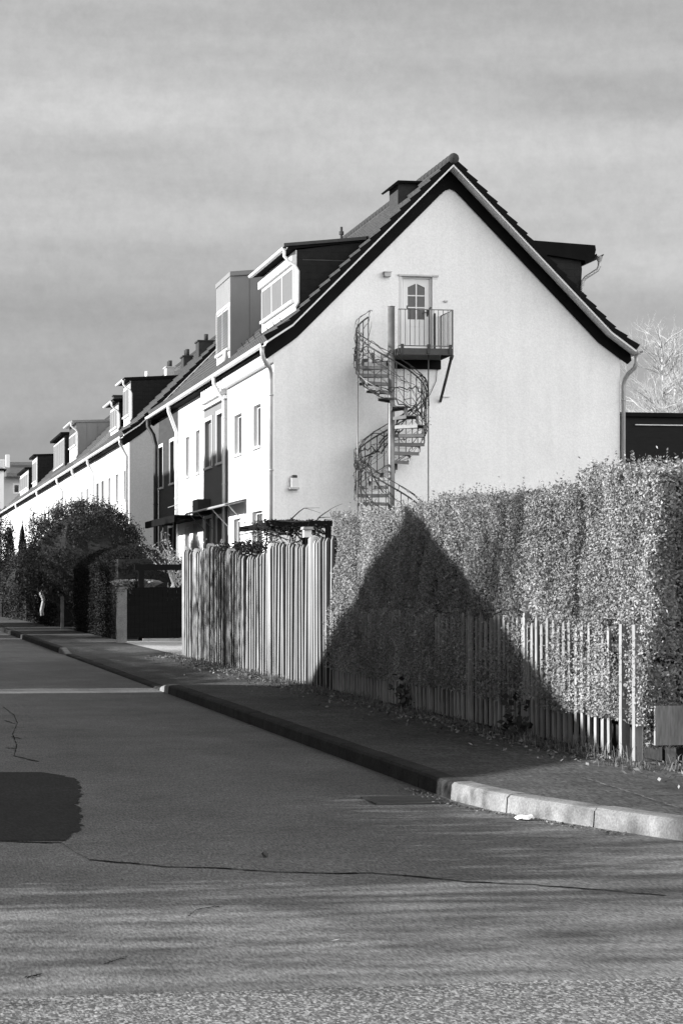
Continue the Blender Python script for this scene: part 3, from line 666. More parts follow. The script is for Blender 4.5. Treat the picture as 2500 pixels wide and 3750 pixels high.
dormer(EH[0], 10.5, 104.0, 106.9, 10.35, 10.5, M['slate'], M['offwhite'], 2, .3, .5, 'dark', zo=ZO, gutter=True)
dormer(EH[1], 10.4, 108.3, 112.0, 9.75, 9.9, M['slate'], M['white'], 3, .25, .35, 'dark', zo=ZO, gutter=True)
dormer(EH[4], 10.5, 133.4, 138.4, 10.5, 10.6, M['zinc_sheet'], M['zinc_light'], 2, .6, .9, 'zinc_sheet', zo=ZO, gutter=True)
dormer(EH[5], 10.4, 140.6, 149.6, 10.3, 10.4, M['slate'], M['glass'], 6, .25, .3, 'dark', zo=ZO, gutter=False)
dormer(EH[7], 10.5, 168.0, 173.0, 10.5, 10.6, M['slate'], M['white'], 2, .35, .4, 'dark', zo=ZO, gutter=False)
dormer(EH[8], 10.4, 176.5, 187.0, 10.0, 10.1, M['slate'], M['offwhite'], 4, .3, .4, 'dark', zo=ZO, gutter=False)
chimney(EH[0], 13.0, 13.75, 100.6, 101.6, 10.3, 11.75, M['brick'], True, 1)
chimney(EH[1], 13.2, 13.6, 107.4, 108.4, 10.6, 11.75, M['brick'], True, 2)
chimney(EH[2], 13.2, 13.6, 114.0, 115.0, 10.6, 11.85, M['render_pale'], True, 2)
chimney(EH[3], 11.7, 12.2, 124.6, 125.2, 9.4, 11.3, M['brick'], True, 0)
v = MB(); v.tube([(11.3, 105.0, 10.45), (11.3, 105.0, 10.85)], .09, 8); v.build('flue_pipe', M['white'], EH[0], True)

# house closing the street far behind
fb = thing('end_house', (9, 232, 0), 'distant grey house closing the street, ribbed roof and pale chimney', 'house')
def px_box(mbx, pa, pb, yt, yb, Y, dpt):
    a = P(pa, yt, Y=Y); b = P(pb, yb, Y=Y); mbx.box(a[0], b[0], Y, Y+dpt, max(b[2], 0), a[2])
w = MB(); px_box(w, 8, 190, 1745, 2150, 230, 9); w.build('wall', M['render_gable'], fb)
w = MB(); a = P(-40, 1725, Y=229); b = P(215, 1690, Y=229)
w.prism([(a[0]+1.6, 228.6, P(0, 1745, Y=229)[2]), (a[0]+1.6, 228.6, P(0, 1732, Y=229)[2]), (a[0]+1.6, 233.5, P(0, 1690, Y=233)[2]), (a[0]+1.6, 239, P(0, 1735, Y=233)[2])], (b[0]-a[0]-1.2, 0, 0)); w.build('roof', M['tile'], fb)
w = MB(); px_box(w, 22, 36, 1664, 1740, 231, 1.2); w.build('chimney', M['white'], fb)
w = MB(); px_box(w, 48, 72, 1770, 1808, 229.93, .06); wi = w.build('window', M['white'], fb)
w = MB(); px_box(w, 53, 68, 1776, 1802, 229.90, .03); w.build('pane', M['glass'], wi)
tb = thing('tall_pale_building', (7, 222, 0), 'tall pale building cut by the left edge of the photo, flat dark roof edge', 'building')
w = MB(); px_box(w, -120, 14, 1722, 2150, 218, 8); w.build('wall', M['render'], tb)
w = MB(); px_box(w, -120, 24, 1716, 1722, 217.6, 9); w.build('roof_edge', M['dark'], tb)
w = MB(); px_box(w, -120, 18, 1680, 1715, 219.5, 5); px_box(w, 0, 12, 1686, 1712, 219.4, .09); w.build('penthouse', M['offwhite'], tb)

# dark garden annex at the right of the corner house
an = thing('garden_annex', (22, 67, 0), 'low black boarded annex with a flat roof right of the white gable', 'building')
za = P(2400, 1512, Y=66)[2]
w = MB(); w.box(18.95, 25.5, 66, 72, 0, za-.12); w.build('wall', M['annexboards'], an)
w = MB(); w.box(18.93, 25.7, 65.85, 72.1, za-.117, za); w.build('roof_edge', M['dark'], an)
w = MB(); w.box(21.0, 25.5, 65.93, 65.99, za-.36, za-.33); w.build('light_strip', M['zinc'], an)

# ------------------------------------------------------------------ fittings on the gable
def wallthing(name, label, cat, parts, loc):
    t = thing(name, loc, label, cat)
    for nm, m_, mb_ in parts: mb_.build(nm, m_, t)
p = P(1416, 1003, Y=60.3); a_ = MB(); a_.box(p[0]-.08, p[0]+.08, 60.16, 60.297, p[2]-.07, p[2]+.03); b_ = MB(); b_.box(p[0]-.10, p[0]+.10, 60.14, 60.297, p[2]+.033, p[2]+.06)
wallthing('motion_light', 'small square light fixture on the gable left of the attic door', 'lamp', [('housing', M['render_pale'], a_), ('lid', M['zinc'], b_)], (p[0], 60.29, p[2]))
p = P(1076, 1765, Y=60.3); a_ = MB(); a_.box(p[0]-.09, p[0]+.09, 60.13, 60.297, p[2]-.14, p[2]+.10); b_ = MB(); b_.prism([(p[0]-.06, 60.12, p[2]+.103), (p[0]+.06, 60.12, p[2]+.103), (p[0]+.05, 60.12, p[2]+.17), (p[0]-.05, 60.12, p[2]+.17)], (0, .15, 0)); c_ = MB(); c_.box(p[0]-.14, p[0]+.11, 60.1, 60.297, p[2]-.19, p[2]-.143)
wallthing('nesting_box', 'small white box with a dark lid on the lower left of the gable', 'box', [('body', M['white'], a_), ('lid', M['iron'], b_), ('base', M['zinc'], c_)], (p[0], 60.29, p[2]))
p = P(1631, 1103, Y=60.3); a_ = MB(); a_.box(p[0]-.05, p[0]+.05, 60.25, 60.297, p[2]-.015, p[2]+.02)
tag(a_.build('wall_plate', M['render_pale']), 'tiny grey plate on the gable right of the attic door', 'plate')
p = P(1629, 1452, Y=60.3); a_ = MB(); a_.box(p[0]-.11, p[0]+.11, 60.26, 60.297, p[2]-.02, p[2]+.01)
tag(a_.build('wall_anchor', M['offwhite']), 'pale flat anchor plate on the gable below the brace foot', 'plate')

# ------------------------------------------------------------------ spiral staircase
SX, SY = 12.50, 59.22; R = .85; ZP = 7.42
S_ = thing('spiral_staircase', (SX, SY, .13), 'galvanised steel spiral staircase with vines leading to the attic door', 'staircase')
q = MB(); q.tube([(SX, SY, .13), (SX, SY, 8.47)], .088, 16); q.tube([(SX, SY, 8.47), (SX, SY, 8.485)], .095, 16); q.build('centre_pole', M['steel'], S_, True)
STEP = radians(24.5); RISE = .214; A0 = radians(112)      # counterclockwise while going down
def ang(k): return A0+STEP*k
nst = int((ZP-.2)/RISE)
for k in range(nst):
    a0, a1 = ang(k), ang(k)+STEP*1.12; z = ZP-RISE*(k+1)
    m_ = MB(); pts = [(SX+.08*cos(a0), SY+.08*sin(a0)), ]
    arc = [(SX+R*cos(a), SY+R*sin(a)) for a in np.linspace(a0, a1, 5)]
    inn = [(SX+.09*cos(a), SY+.09*sin(a)) for a in np.linspace(a1, a0, 3)]
    m_.prism([(x, y, z) for x, y in arc+inn], (0, 0, -.022))
    # folded down front and rear edges
    for a in (a0+.01, a1-.01):
        c_, s2 = cos(a), sin(a); n_ = (-s2*.006, c_*.006)
        m_.prism([(SX+.09*c_-n_[0], SY+.09*s2-n_[1], z-.023), (SX+R*.99*c_-n_[0], SY+R*.99*s2-n_[1], z-.023), (SX+R*.99*c_-n_[0], SY+R*.99*s2-n_[1], z-.085), (SX+.09*c_-n_[0], SY+.09*s2-n_[1], z-.085)], (2*n_[0], 2*n_[1], 0))
    # outer riser plate that links to the step above
    a = a0; c_, s2 = cos(a), sin(a); w_ = .055
    m_.prism([(SX+(R-.02)*cos(a-w_), SY+(R-.02)*sin(a-w_), z+.002), (SX+(R-.02)*cos(a+w_), SY+(R-.02)*sin(a+w_), z+.002), (SX+R*cos(a+w_), SY+R*sin(a+w_), z+.002), (SX+R*cos(a-w_), SY+R*sin(a-w_), z+.002)], (0, 0, RISE-.03))
    m_.build('tread', M['tread'], S_)
def helix(r, dz, k0, k1, n=6):
    return [(SX+r*cos(A0+STEP*k), SY+r*sin(A0+STEP*k), ZP-RISE*k+dz) for k in np.linspace(k0, k1, int((k1-k0)*n)+1)]
q = MB(); q.tube(helix(R+.03, .93, .3, nst-.5), .021, 7); q.build('handrail', M['steel_dark'], S_, True)
q = MB(); q.tube(helix(R+.03, .03, .3, nst-.5), .012, 6); q.build('bottom_rail', M['steel'], S_, True)
for k in np.arange(.3, nst-.5, .5):
    x, y, z = helix(R+.03, 0, k, k+.001, 2000)[0]
    q = MB(); q.tube([(x, y, z+.03), (x, y, z+.93)], .012, 5); q.build('baluster', M['steel_dark'], S_)
for (px_, yt) in ((1309, 1235), (1568, 1292)):
    x = P(px_, 1500, Y=SY)[0]; q = MB(); q.tube([(x, SY, .13), (x, SY, P(px_, yt, Y=SY)[2])], .017, 8); q.build('support_post', M['steel'], S_, True)
# platform
PX0, PX1, PY0, PY1 = 12.62, 14.03, 58.95, 60.29
q = MB(); q.box(PX0, PX1, PY0, PY1, ZP-.02, ZP); q.box(PX0, PX1, PY0, PY0+.02, ZP-.16, ZP-.021); q.box(PX1-.02, PX1, PY0+.02, PY1, ZP-.16, ZP-.021); q.box(PX0, PX0+.02, PY0+.02, PY1, ZP-.16, ZP-.021)
q.build('platform', M['steel_dark'], S_)
q = MB(); q.box(PX0-.02, PX1-.02, PY1-.06, PY1, ZP-.40, ZP-.17); q.build('wall_beam', M['dark'], S_)
q = MB(); q.tube([(PX1-.03, PY0+.06, ZP-.19), (PX1-.03, PY1-.03, ZP-1.22)], .038, 8); q.tube([(PX1-.03, PY0+.02, ZP-.17), (PX1-.03, PY0+.12, ZP-.24)], .05, 8); q.build('brace', M['iron'], S_)
q = MB(); q.tube([(PX1-.1, PY1-.02, ZP-.3), (PX1-.14, PY1-.02, ZP-.7), (PX1-.3, PY1-.02, ZP-1.05), (PX1-.48, PY1-.02, ZP-1.2)], .008, 5); q.build('cable', M['iron'], S_)
q = MB()
for z in (ZP+.97, ZP+.06): q.tube([(PX0, PY0+.01, z), (PX1-.01, PY0+.01, z), (PX1-.01, PY1-.02, z)], .014, 6)
for (x_, y_) in ((PX0, PY0+.01), (PX1-.01, PY0+.01), (PX1-.01, PY1-.02)): q.tube([(x_, y_, ZP+.0), (x_, y_, ZP+.975)], .014, 6)
q.build('platform_rail', M['steel'], S_)
for x in np.linspace(PX0+.06, PX1-.02, 12):
    q = MB(); q.tube([(x, PY0+.01, ZP+.06), (x, PY0+.01, ZP+.97)], .008, 5); q.build('baluster', M['steel_dark'], S_)
for y in np.linspace(PY0+.12, PY1-.1, 9):
    q = MB(); q.tube([(PX1-.01, y, ZP+.06), (PX1-.01, y, ZP+.97)], .008, 5); q.build('baluster', M['steel_dark'], S_)
for x in (PX0+.1, (PX0+PX1)/2+.07, PX1-.08):
    q = MB(); q.box(x-.04, x+.04, PY0-.03, PY0-.001, ZP-.13, ZP+.10); q.build('rail_bracket', M['iron'], S_)
q = MB(); q.tube([(13.65, PY1-.2, ZP+.96), (13.66, PY1-.2, ZP+1.1), (13.72, PY1-.2, ZP+1.16)], .022, 6); q.tube([(12.85, PY0+.01, ZP+.97), (12.85, PY0+.01, ZP+1.06)], .02, 6); q.tube([(PX1-.2, PY1-.12, ZP+.06), (PX1-.2, PY1-.12, ZP+1.02)], .03, 6); q.build('rail_fitting', M['iron'], S_)
# vines climbing the stair
vn = MB(); vr = random.Random(5)
for i in range(105):
    k = vr.uniform(.5, nst-1); h = vr.uniform(0, .9); pts = []; dk = vr.choice((-1, 1))*vr.uniform(.12, .4); dh = vr.uniform(-.05, .12); r_ = R+vr.uniform(.0, .09)
    for s in range(vr.randint(10, 26)):
        a = A0+STEP*k; pts.append((SX+r_*cos(a), SY+r_*sin(a), ZP-RISE*k+h))
        k += dk*vr.uniform(.4, 1.2); h += dh+vr.gauss(0, .06); r_ = min(max(r_+vr.gauss(0, .03), R-.08), R+.08); dk += vr.gauss(0, .07)
        k = min(max(k, .2), nst-.6); h = min(max(h, -.15), 1.08)
    n = len(pts); r0 = vr.choice((.007, .009, .011, .018)); vn.tube(pts, [r0*(1-.7*s/n) for s in range(n)], 5)
for i in range(5):       # stems rising on the left side
    pts = []; x = SX-R-vr.uniform(-.02, .08); y = SY+vr.uniform(-.1, .1)
    for s in range(14): z = .2+s*.24; pts.append((x+vr.gauss(0, .035), y+vr.gauss(0, .03), z))
    vn.tube(pts, [.03-.0016*s for s in range(14)], 6)
hl = helix(R+.04, 0, 1, nst-1, 14); cpt = np.array([hl[vr.randrange(len(hl))] for _ in range(900)]); cpt += rng.normal(0, .045, cpt.shape); cpt[:, 2] += rng.uniform(0, .95, len(cpt))
vn.leaves(cpt, rng.uniform(.02, .05, len(cpt)))
tag(vn.build('climbing_vine', M['bark_vine']), 'bare dark vine twisting up the spiral staircase railing', 'vine')

# ------------------------------------------------------------------ tall paling fence
FX = 5.60
F = thing('paling_fence', (FX, 38, .13), 'tall fence of split wooden palings beside the pavement, left of the hedge', 'fence')
pf = MB(); y = 30.05; i = 0
def ftop(y): return 2.06+(.06 if y > 38 else .0)+.03*math.sin(y*1.7)-.14*math.exp(-((y-37.5)/2.2)**2)
while y < 45.3:
    wd = random.uniform(.08, .11); th_ = random.uniform(.05, .068); h = ftop(y)+random.uniform(-.02, .02); lean = random.gauss(0, .018); lx = random.gauss(0, .012)
    n = 12; ring = [(-th_*sin(a)*(1 if sin(a) > 0 else .5), -wd/2*cos(a)) for a in np.linspace(0, 2*pi, n, endpoint=False)]
    zs = [(.14, 1), (.8, 1), (1.5, .98), (h-.05, .95), (h, .55)]
    b = len(pf.v); bow = random.gauss(0, .012)
    for (z, s_) in zs:
        f = z/h
        for (dx, dy) in ring: pf.v.append((FX+dx*s_+lx*f, y+dy*s_+lean*f+bow*math.sin(pi*f), z))
    for r_ in range(len(zs)-1):
        for k in range(n):
            k2 = (k+1) % n; pf.f.append((b+r_*n+k, b+r_*n+k2, b+(r_+1)*n+k2, b+(r_+1)*n+k)); pf.m.append(0 if sin(2*pi*(k+.5)/n) > .8 else 1)  # sides and back darkened to draw the shaded gaps between palings
    pf.f.append(tuple(b+(len(zs)-1)*n+k for k in range(n))); pf.m.append(0)
    y += random.uniform(.215, .235)
pf.build('paling', [M['palewood'], M['paling_shade_bark']], F, True)
q = MB()
for z in (.55, 1.15, 1.75): q.box(FX+.03, FX+.09, 30.0, 45.4, z, z+.08)
q.build('rail', M['darkwood'], F)
q = MB(); q.box(FX+.12, FX+.15, 30.0, 45.4, .15, 1.95); q.build('backing_screen', M['darkwood'], F)
for y in (31.5, 34.9, 39.2, 41.7, 43.5, 45.2):
    q = MB(); h = ftop(y)+.06; q.tube([(FX, y, .13), (FX, y, h-.03), (FX, y, h)], [.075, .075, .05], 12); q.build('post', M['palewood'], F, True)

# ------------------------------------------------------------------ hedge and picket fence
def vnoise(a, b, s=1.0, seed=0):
    return (np.sin(a*1.7*s+seed)+np.sin(b*2.3*s+1.3*seed)+np.sin((a+b)*1.1*s+2*seed)+.7*np.sin((a*3.1-b*2.2)*s+seed*.7)+.5*np.sin(a*5.3*s+b*4.1*s+seed))/4.2
HX, HW, HY0, HY1 = 5.66, 1.35, 17.15, 30.1
def htop(y): return 2.30+.05*np.sin(y*1.1)+.035*np.sin(y*2.7+1)+.03*np.sin(y*6.1)+np.where(y < 18.7, .06, 0)-np.where((y > 19.0) & (y < 19.5), .05, 0)
Hd = thing('hedge', (HX+.6, 23.6, .13), 'long tall clipped hedge growing through a picket fence, triangular shadow across it', 'hedge')
def face_pts(n):
    y = rng.uniform(HY0-.05, HY1, n); z = rng.uniform(.18, 1, n)*htop(y)
    edge_ = 1.17+.07*vnoise(y*4, z*0, 1.5, 6.)
    bul = np.where(z > edge_, -.10, .03)
    low = vnoise(y, z, 1.6, 3.)
    clump = vnoise(y, z, 3.3, 1.)
    groove = .20*np.exp(-((y-19.25-.12*np.sin(z*2.2))/.10)**2)+.12*np.exp(-((y-21.6)/.07)**2)+.10*np.exp(-((y-24.9)/.08)**2)
    off = HX+bul-.07*low-.05*clump+groove
    below = z < edge_                                 # leaves push through between and in front of the pickets in clumps
    base = np.where((y > 18.9) & (y < 23.4), -.55, np.where(y <= 18.9, .25, .45))+np.where(z < .5, np.where(y < 19.6, .35, -.3), 0)
    pr_ = 1/(1+np.exp(-(vnoise(y, z*.7, 3.0, 9.)*2.2+base)*2.6))
    push = rng.uniform(0, 1, n) < pr_
    off = np.where(below & push, FX-.11-.03*clump-.03*rng.uniform(0, 1, n), off)
    off = np.where(below & ~push, HX-.065+.03*clump, off)
    depth = np.abs(rng.normal(0, .055, n)); off = off+.05*np.clip(vnoise(y*7, z*7, 1.0, 2.)-.35, 0, 1)*2
    return np.stack([off+depth, y, z], 1)
fo = MB()
fo.leaves(face_pts(230000), rng.uniform(.015, .033, 230000), 0, .55, (-.55, -.12, .35), .75)
n = 26000; y = rng.uniform(HY0, HY1, n); x = rng.uniform(HX-.12, HX+HW, n); y = np.maximum(y, HY0+.75*np.maximum(x-HX, 0)); z = htop(y)+rng.normal(0, .02, n)-.03*((x-HX-.5)/.7)**2+.02*vnoise(x*3, y*2, 2.0, 2.)
fo.leaves(np.stack([x, y, z], 1), rng.uniform(.022, .042, n), 0, .55, (0, 0, .8), .8)
n = 26000; x = rng.uniform(HX-.1, HX+1.3, n); z = rng.uniform(.25, 2.32, n); y = HY0+.05*vnoise(x*2, z, 2.2, 4.)+np.abs(rng.normal(0, .03, n))-.02
y += np.where(x < HX+.12, .12*(HX+.12-x)*5, 0)+.75*(x-HX)
fo.leaves(np.stack([x, y, z], 1), rng.uniform(.022, .042, n), 0, .55, (0, -.6, .3), .8)
# upright shoots on the top
for _ in range(420):
    y = random.uniform(HY0, HY1); x = random.uniform(HX-.1, HX+.6); h = random.uniform(.03, .13)*(1.5 if random.random() < .08 else 1); z0 = float(htop(np.array([y]))[0])
    t_ = np.linspace(0, 1, 5)[:, None]; c = np.array([[x, y, z0]])+t_*np.array([[random.gauss(0, .03), random.gauss(0, .03), h]])
    fo.leaves(c, .03, 0, .5)
fo.build('foliage', M['leaf'], Hd)
co = MB(); ys = np.linspace(HY0+.12, HY1, 60)  # solid dark sheets standing in for the shade inside the hedge
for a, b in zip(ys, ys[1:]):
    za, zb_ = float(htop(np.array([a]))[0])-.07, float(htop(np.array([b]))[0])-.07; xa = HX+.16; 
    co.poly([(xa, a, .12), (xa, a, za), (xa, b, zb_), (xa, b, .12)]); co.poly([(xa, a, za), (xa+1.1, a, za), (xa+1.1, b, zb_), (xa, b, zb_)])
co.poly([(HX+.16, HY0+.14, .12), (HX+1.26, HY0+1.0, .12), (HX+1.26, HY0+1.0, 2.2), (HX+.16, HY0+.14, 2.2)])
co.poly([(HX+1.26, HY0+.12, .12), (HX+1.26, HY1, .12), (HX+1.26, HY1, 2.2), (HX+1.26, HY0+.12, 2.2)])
co.build('dark_core', M['leafcore'], Hd)

K = thing('picket_fence', (FX, 23.6, .13), 'low weathered picket fence overgrown by the tall hedge', 'fence')
q = MB(); y = 18.1
while y < 30.0:
    w_ = random.uniform(.06, .08); h = random.uniform(1.12, 1.2); ly = random.gauss(0, .01); xx = FX-.055
    q.prism([(xx, y-w_/2, .16), (xx, y+w_/2, .16), (xx, y+w_/2+ly, h-.03), (xx, y+w_*.25+ly, h), (xx, y-w_*.25+ly, h), (xx, y-w_/2+ly, h-.03)], (.02, 0, 0)); y += random.choice((.15, .165, .18, .19))
q.build('pickets', M['picket'], K)
q = MB()
for z in (.42, .95): q.box(FX-.03, FX+.01, 17.2, 30.0, z, z+.06)
q.build('rail', M['bark'], K)
for y in (17.25, 17.58, 20.55, 22.6, 24.3, 26.6, 29.2):
    q = MB(); big = y < 18; w_ = .035 if big else .03; xo_ = -.045 if big else 0; q.box(FX-.075+xo_, FX-.075+.045+xo_+(.012 if big else 0), y-w_, y+w_, .12, 1.17 if big else 1.22)
    q.build('post', M['white_picket'] if big else M['picket'], K)
for y in (17.25, 17.58): q = MB(); q.box(FX-.074, FX-.055, y-.03, y+.02, .1, .62); q.build('post_bracket', M['zinc'], K)
# low board at the open end of the hedge
q = MB(); q.box(5.60, 7.4, 17.1, 17.135, .28, .57)
lb = tag(q.build('low_board', mat('weathered_plank', .26, .8, .55, 1.0, .3, 30, stretch=(3, 1, .4), fine=.25, fscale=25)), 'low weathered plank fixed between ground and hedge at the right edge', 'board')

# weeds and litter along the fence line
wd = MB()
def blades(mbx, cx_, cy_, n, h, spread, w=.006, z0=.13):
    for _ in range(n):
        x = cx_+random.gauss(0, spread); y = cy_+random.gauss(0, spread); hh = h*random.uniform(.5, 1.1); a = random.uniform(0, 2*pi); l = random.uniform(.2, .9)*hh
        dx, dy = cos(a), sin(a); px_, py_ = -dy*w, dx*w
        p0 = (x, y, z0); p1 = (x+dx*l*.35, y+dy*l*.35, z0+hh*.65); p2 = (x+dx*l, y+dy*l, z0+hh*random.uniform(.6, 1))
        mbx.poly([(p0[0]-px_, p0[1]-py_, p0[2]), (p0[0]+px_, p0[1]+py_, p0[2]), (p1[0]+px_*.8, p1[1]+py_*.8, p1[2]), (p1[0]-px_*.8, p1[1]-py_*.8, p1[2])])
        mbx.poly([(p1[0]-px_*.8, p1[1]-py_*.8, p1[2]), (p1[0]+px_*.8, p1[1]+py_*.8, p1[2]), p2])
for _ in range(420):
    y = random.uniform(16.6, 46); x = 5.47-abs(random.gauss(0, .10)); blades(wd, x, y, random.randint(5, 12), random.uniform(.04, .13)*(1.3 if 33 < y < 40 else 1), .04, .004)
for _ in range(26): blades(wd, random.uniform(5.3, 5.5), random.uniform(17.0, 19.6), 7, random.uniform(.1, .24), .04, .0028)
for _ in range(40): blades(wd, random.uniform(5.5, 6.4), random.uniform(15.6, 16.9), 10, random.uniform(.06, .18), .07, .005)
tag(wd.build('weeds', M['grass']), 'grass and weeds along the foot of the fences', 'weeds', kind='stuff')
lt = MB(); n = 5200; y = rng.uniform(14.2, 46, n); x = 5.5-np.abs(rng.normal(0, .2, n))*rng.uniform(.3, 1.8, n)+np.where(y < 17.3, rng.uniform(0, .9, n), 0)
lt.leaves(np.stack([x, y, np.full(n, .142)+rng.uniform(0, .015, n)], 1), rng.uniform(.02, .055, n), 0, .6, (0, 0, 1), .5)
n = 500; y = rng.uniform(13.5, 17, n); x = 3.74-np.abs(rng.normal(0, .05, n))+np.where(y < 15.5, (15.5-y)*.27, 0); lt.leaves(np.stack([x, y, np.full(n, .010)], 1), rng.uniform(.012, .035, n), 0, .6, (0, 0, 1), .4)
tag(lt.build('leaf_litter', M['litter']), 'dry leaves and twigs strewn along hedge foot and gutter', 'leaves', kind='stuff')
# broad leaved plants at the hedge foot
for (px_, py_, s_, lb_) in ((1470, 2560, .26, 'small broad leaved plant in the shade at the hedge foot, farther of two'), (1890, 2640, .24, 'small broad leaved plant in the shade at the hedge foot, nearer of two')):
    c = P(px_, py_, X=5.45); b_ = MB(); n = 60; cc = np.array([[c[0], c[1], .2]])+rng.normal(0, 1, (n, 3))*np.array([.05, .14, .16])*1.0; cc[:, 2] = np.abs(cc[:, 2]-.2)+.18
    b_.leaves(cc, rng.uniform(.05, .09, n), 0, .8, (-.6, -.5, .6), .6)
    tag(b_.build('leafy_plant', M['leaf_mid']), lb_, 'plant', 'broad leaved plants at the hedge foot')
# bent hoop wire/stem by the pickets
q = MB(); q.tube([(5.42, 19.35, .14), (5.41, 19.34, .30), (5.40, 19.28, .42), (5.39, 19.15, .47)], .004, 5); tag(q.build('dry_stalk', M['litter']), 'single pale bent stalk in front of the pickets', 'stalk')

# ------------------------------------------------------------------ street details
Dn = thing('drain_grate', (3.5, 16.0, 0), 'dark iron drain grate in the road beside the kerb', 'drain')
q = MB(); q.box(3.22, 3.26, 15.72, 16.28, .002, .012); q.box(3.70, 3.74, 15.72, 16.28, .002, .012); q.box(3.26, 3.70, 15.72, 15.76, .002, .012); q.box(3.26, 3.70, 16.24, 16.28, .002, .012); q.build('frame', M['iron'], Dn)
q = MB()
for k in range(7): q.box(3.262, 3.698, 15.79+k*.066, 15.79+k*.066+.03, .004, .011)
q.build('bars', M['iron'], Dn)
q = MB(); q.box(3.262, 3.698, 15.762, 16.238, .0015, .003); q.build('pit', M['dark'], Dn)
p = P(1921, 3005, Z=.0); q = MB(); ring = [(p[0]+.062*cos(a)*(1+.12*sin(3*a)), p[1]+.05*sin(a), .012+.006*sin(5*a)) for a in np.linspace(0, 2*pi, 18, endpoint=False)]
ring2 = [(p[0]+.05*cos(a), p[1]+.04*sin(a), .03+.004*sin(4*a)) for a in np.linspace(0, 2*pi, 18, endpoint=False)]
for i in range(18): j = (i+1) % 18; q.poly([ring[i], ring[j], ring2[j], ring2[i]])
q.poly(ring2); tag(q.build('crushed_paper', M['paper']), 'crushed white paper cup lid lying against the bright kerb', 'litter')
p = P(970, 3142, Z=0); q = MB(); q.leaves(np.array([[p[0], p[1], .018], [p[0]+.005, p[1], .022], [p[0], p[1]+.008, .016]]), .05, 0, .8, (0, -1, .3), .4); tag(q.build('dry_leaf', M['iron']), 'curled dark leaf lying on the road just above the crack', 'leaf')
p = P(1008, 3112, Z=0); q = MB(); q.leaves(np.array([[p[0], p[1], .008]]), .03, 0, .7, (0, 0, 1), .2); tag(q.build('dry_leaf', M['iron']), 'tiny flat dark leaf behind the curled leaf on the road', 'leaf')
p = P(1230, 3450, Z=0); q = MB(); q.leaves(np.array([[p[0], p[1], .008], [p[0]+.03, p[1], .006]]), .04, 0, .4, (0, 0, 1), .1); tag(q.build('paper_scrap', M['paper']), 'small white scrap lying on the road in the foreground', 'litter')
p = P(905, 2662, Z=0); q = MB(); q.leaves(np.array([[p[0], p[1], .01], [p[0]+.03, p[1], .012]]), .09, 0, .4, (0, 0, 1), .2); tag(q.build('pale_leaf', M['paper']), 'pale leaf on the road near the dark kerb', 'leaf')

# ------------------------------------------------------------------ front gardens on the left
def branchy(mbx, p0, d0, length, r, depth, vr, spread=.5, up=.15, n=5, kids=3, shrink=.68):
    p = Vector(p0); d = Vector(d0).normalized(); pts = [tuple(p)]; rs = [r]
    for i in range(n):
        d = (d+Vector((vr.gauss(0, .12), vr.gauss(0, .12), vr.gauss(0, .08)+up*.25))).normalized(); p = p+d*length/n; pts.append(tuple(p)); rs.append(r*(1-.5*(i+1)/n))
    mbx.tube(pts, rs, 5 if r > .03 else 3, cap=False)
    if depth <= 0: return
    for k in range(kids):
        i = vr.randint(max(1, n//3), n); q_ = Vector(pts[i]); nd_ = (d+Vector((vr.gauss(0, spread), vr.gauss(0, spread), vr.gauss(0, spread*.6)+up))).normalized()
        branchy(mbx, q_, nd_, length*shrink*vr.uniform(.7, 1.1), rs[i]*.62, depth-1, vr, spread, up, n, kids, shrink)
def blob_leaves(mbx, centre, rad, n, size, clumps=60, seed=1, flat=0, nrm=None, shell=.75, cl=.22):
    g_ = np.random.default_rng(seed); c = g_.normal(size=(clumps, 3)); c /= np.linalg.norm(c, axis=1)[:, None]; c *= g_.uniform(shell, 1.0, (clumps, 1)); c = c*np.array(rad)+np.array(centre)
    idx = g_.integers(0, clumps, n); rr = np.array(rad)*cl*g_.uniform(.6, 1.3, (clumps, 1))
    p_ = c[idx]+g_.normal(size=(n, 3))*rr[idx]; p_ = p_[p_[:, 2] > .15]
    mbx.leaves(p_, g_.uniform(size*.7, size*1.3, len(p_)), 0, .5, nrm, .9)
def core(mbx, centre, rad, mi=0):
    n, m_ = 12, 8; b = len(mbx.v)
    for j in range(m_+1):
        ph = pi*j/m_
        for i in range(n): a = 2*pi*i/n; k_ = 1+.15*sin(3*a+j); mbx.v.append((centre[0]+rad[0]*k_*sin(ph)*cos(a), centre[1]+rad[1]*k_*sin(ph)*sin(a), max(.1, centre[2]+rad[2]*cos(ph))))
    for j in range(m_):
        for i in range(n): mbx.f.append((b+j*n+i, b+j*n+(i+1) % n, b+(j+1)*n+(i+1) % n, b+(j+1)*n+i)); mbx.m.append(mi)
def shrub(name, label, cat, centre, rad, n, size, m_, seed, clumps=60, stems=6, coref=.62, group=None, shell=.75, cl=.22, bark='bark'):
    t = thing(name, (centre[0], centre[1], .13), label, cat, group)
    f = MB(); blob_leaves(f, centre, rad, n, size, clumps, seed, shell=shell, cl=cl); core(f, centre, [r*coref for r in rad], 1) if coref else None
    f.build('foliage', [m_, M['leafcore']], t)
    s_ = MB(); vr = random.Random(seed)
    if not stems: s_.tube([(centre[0], centre[1], .1), (centre[0], centre[1], centre[2])], [.06, .03], 6)
    for k in range(stems): branchy(s_, (centre[0]+vr.gauss(0, .1), centre[1]+vr.gauss(0, .1), .1), (vr.gauss(0, .35), vr.gauss(0, .35), 1), centre[2]*1.0, .035, 2, vr, .5, .1, 4, 3, .6)
    s_.build('stems', M[bark], t); return t
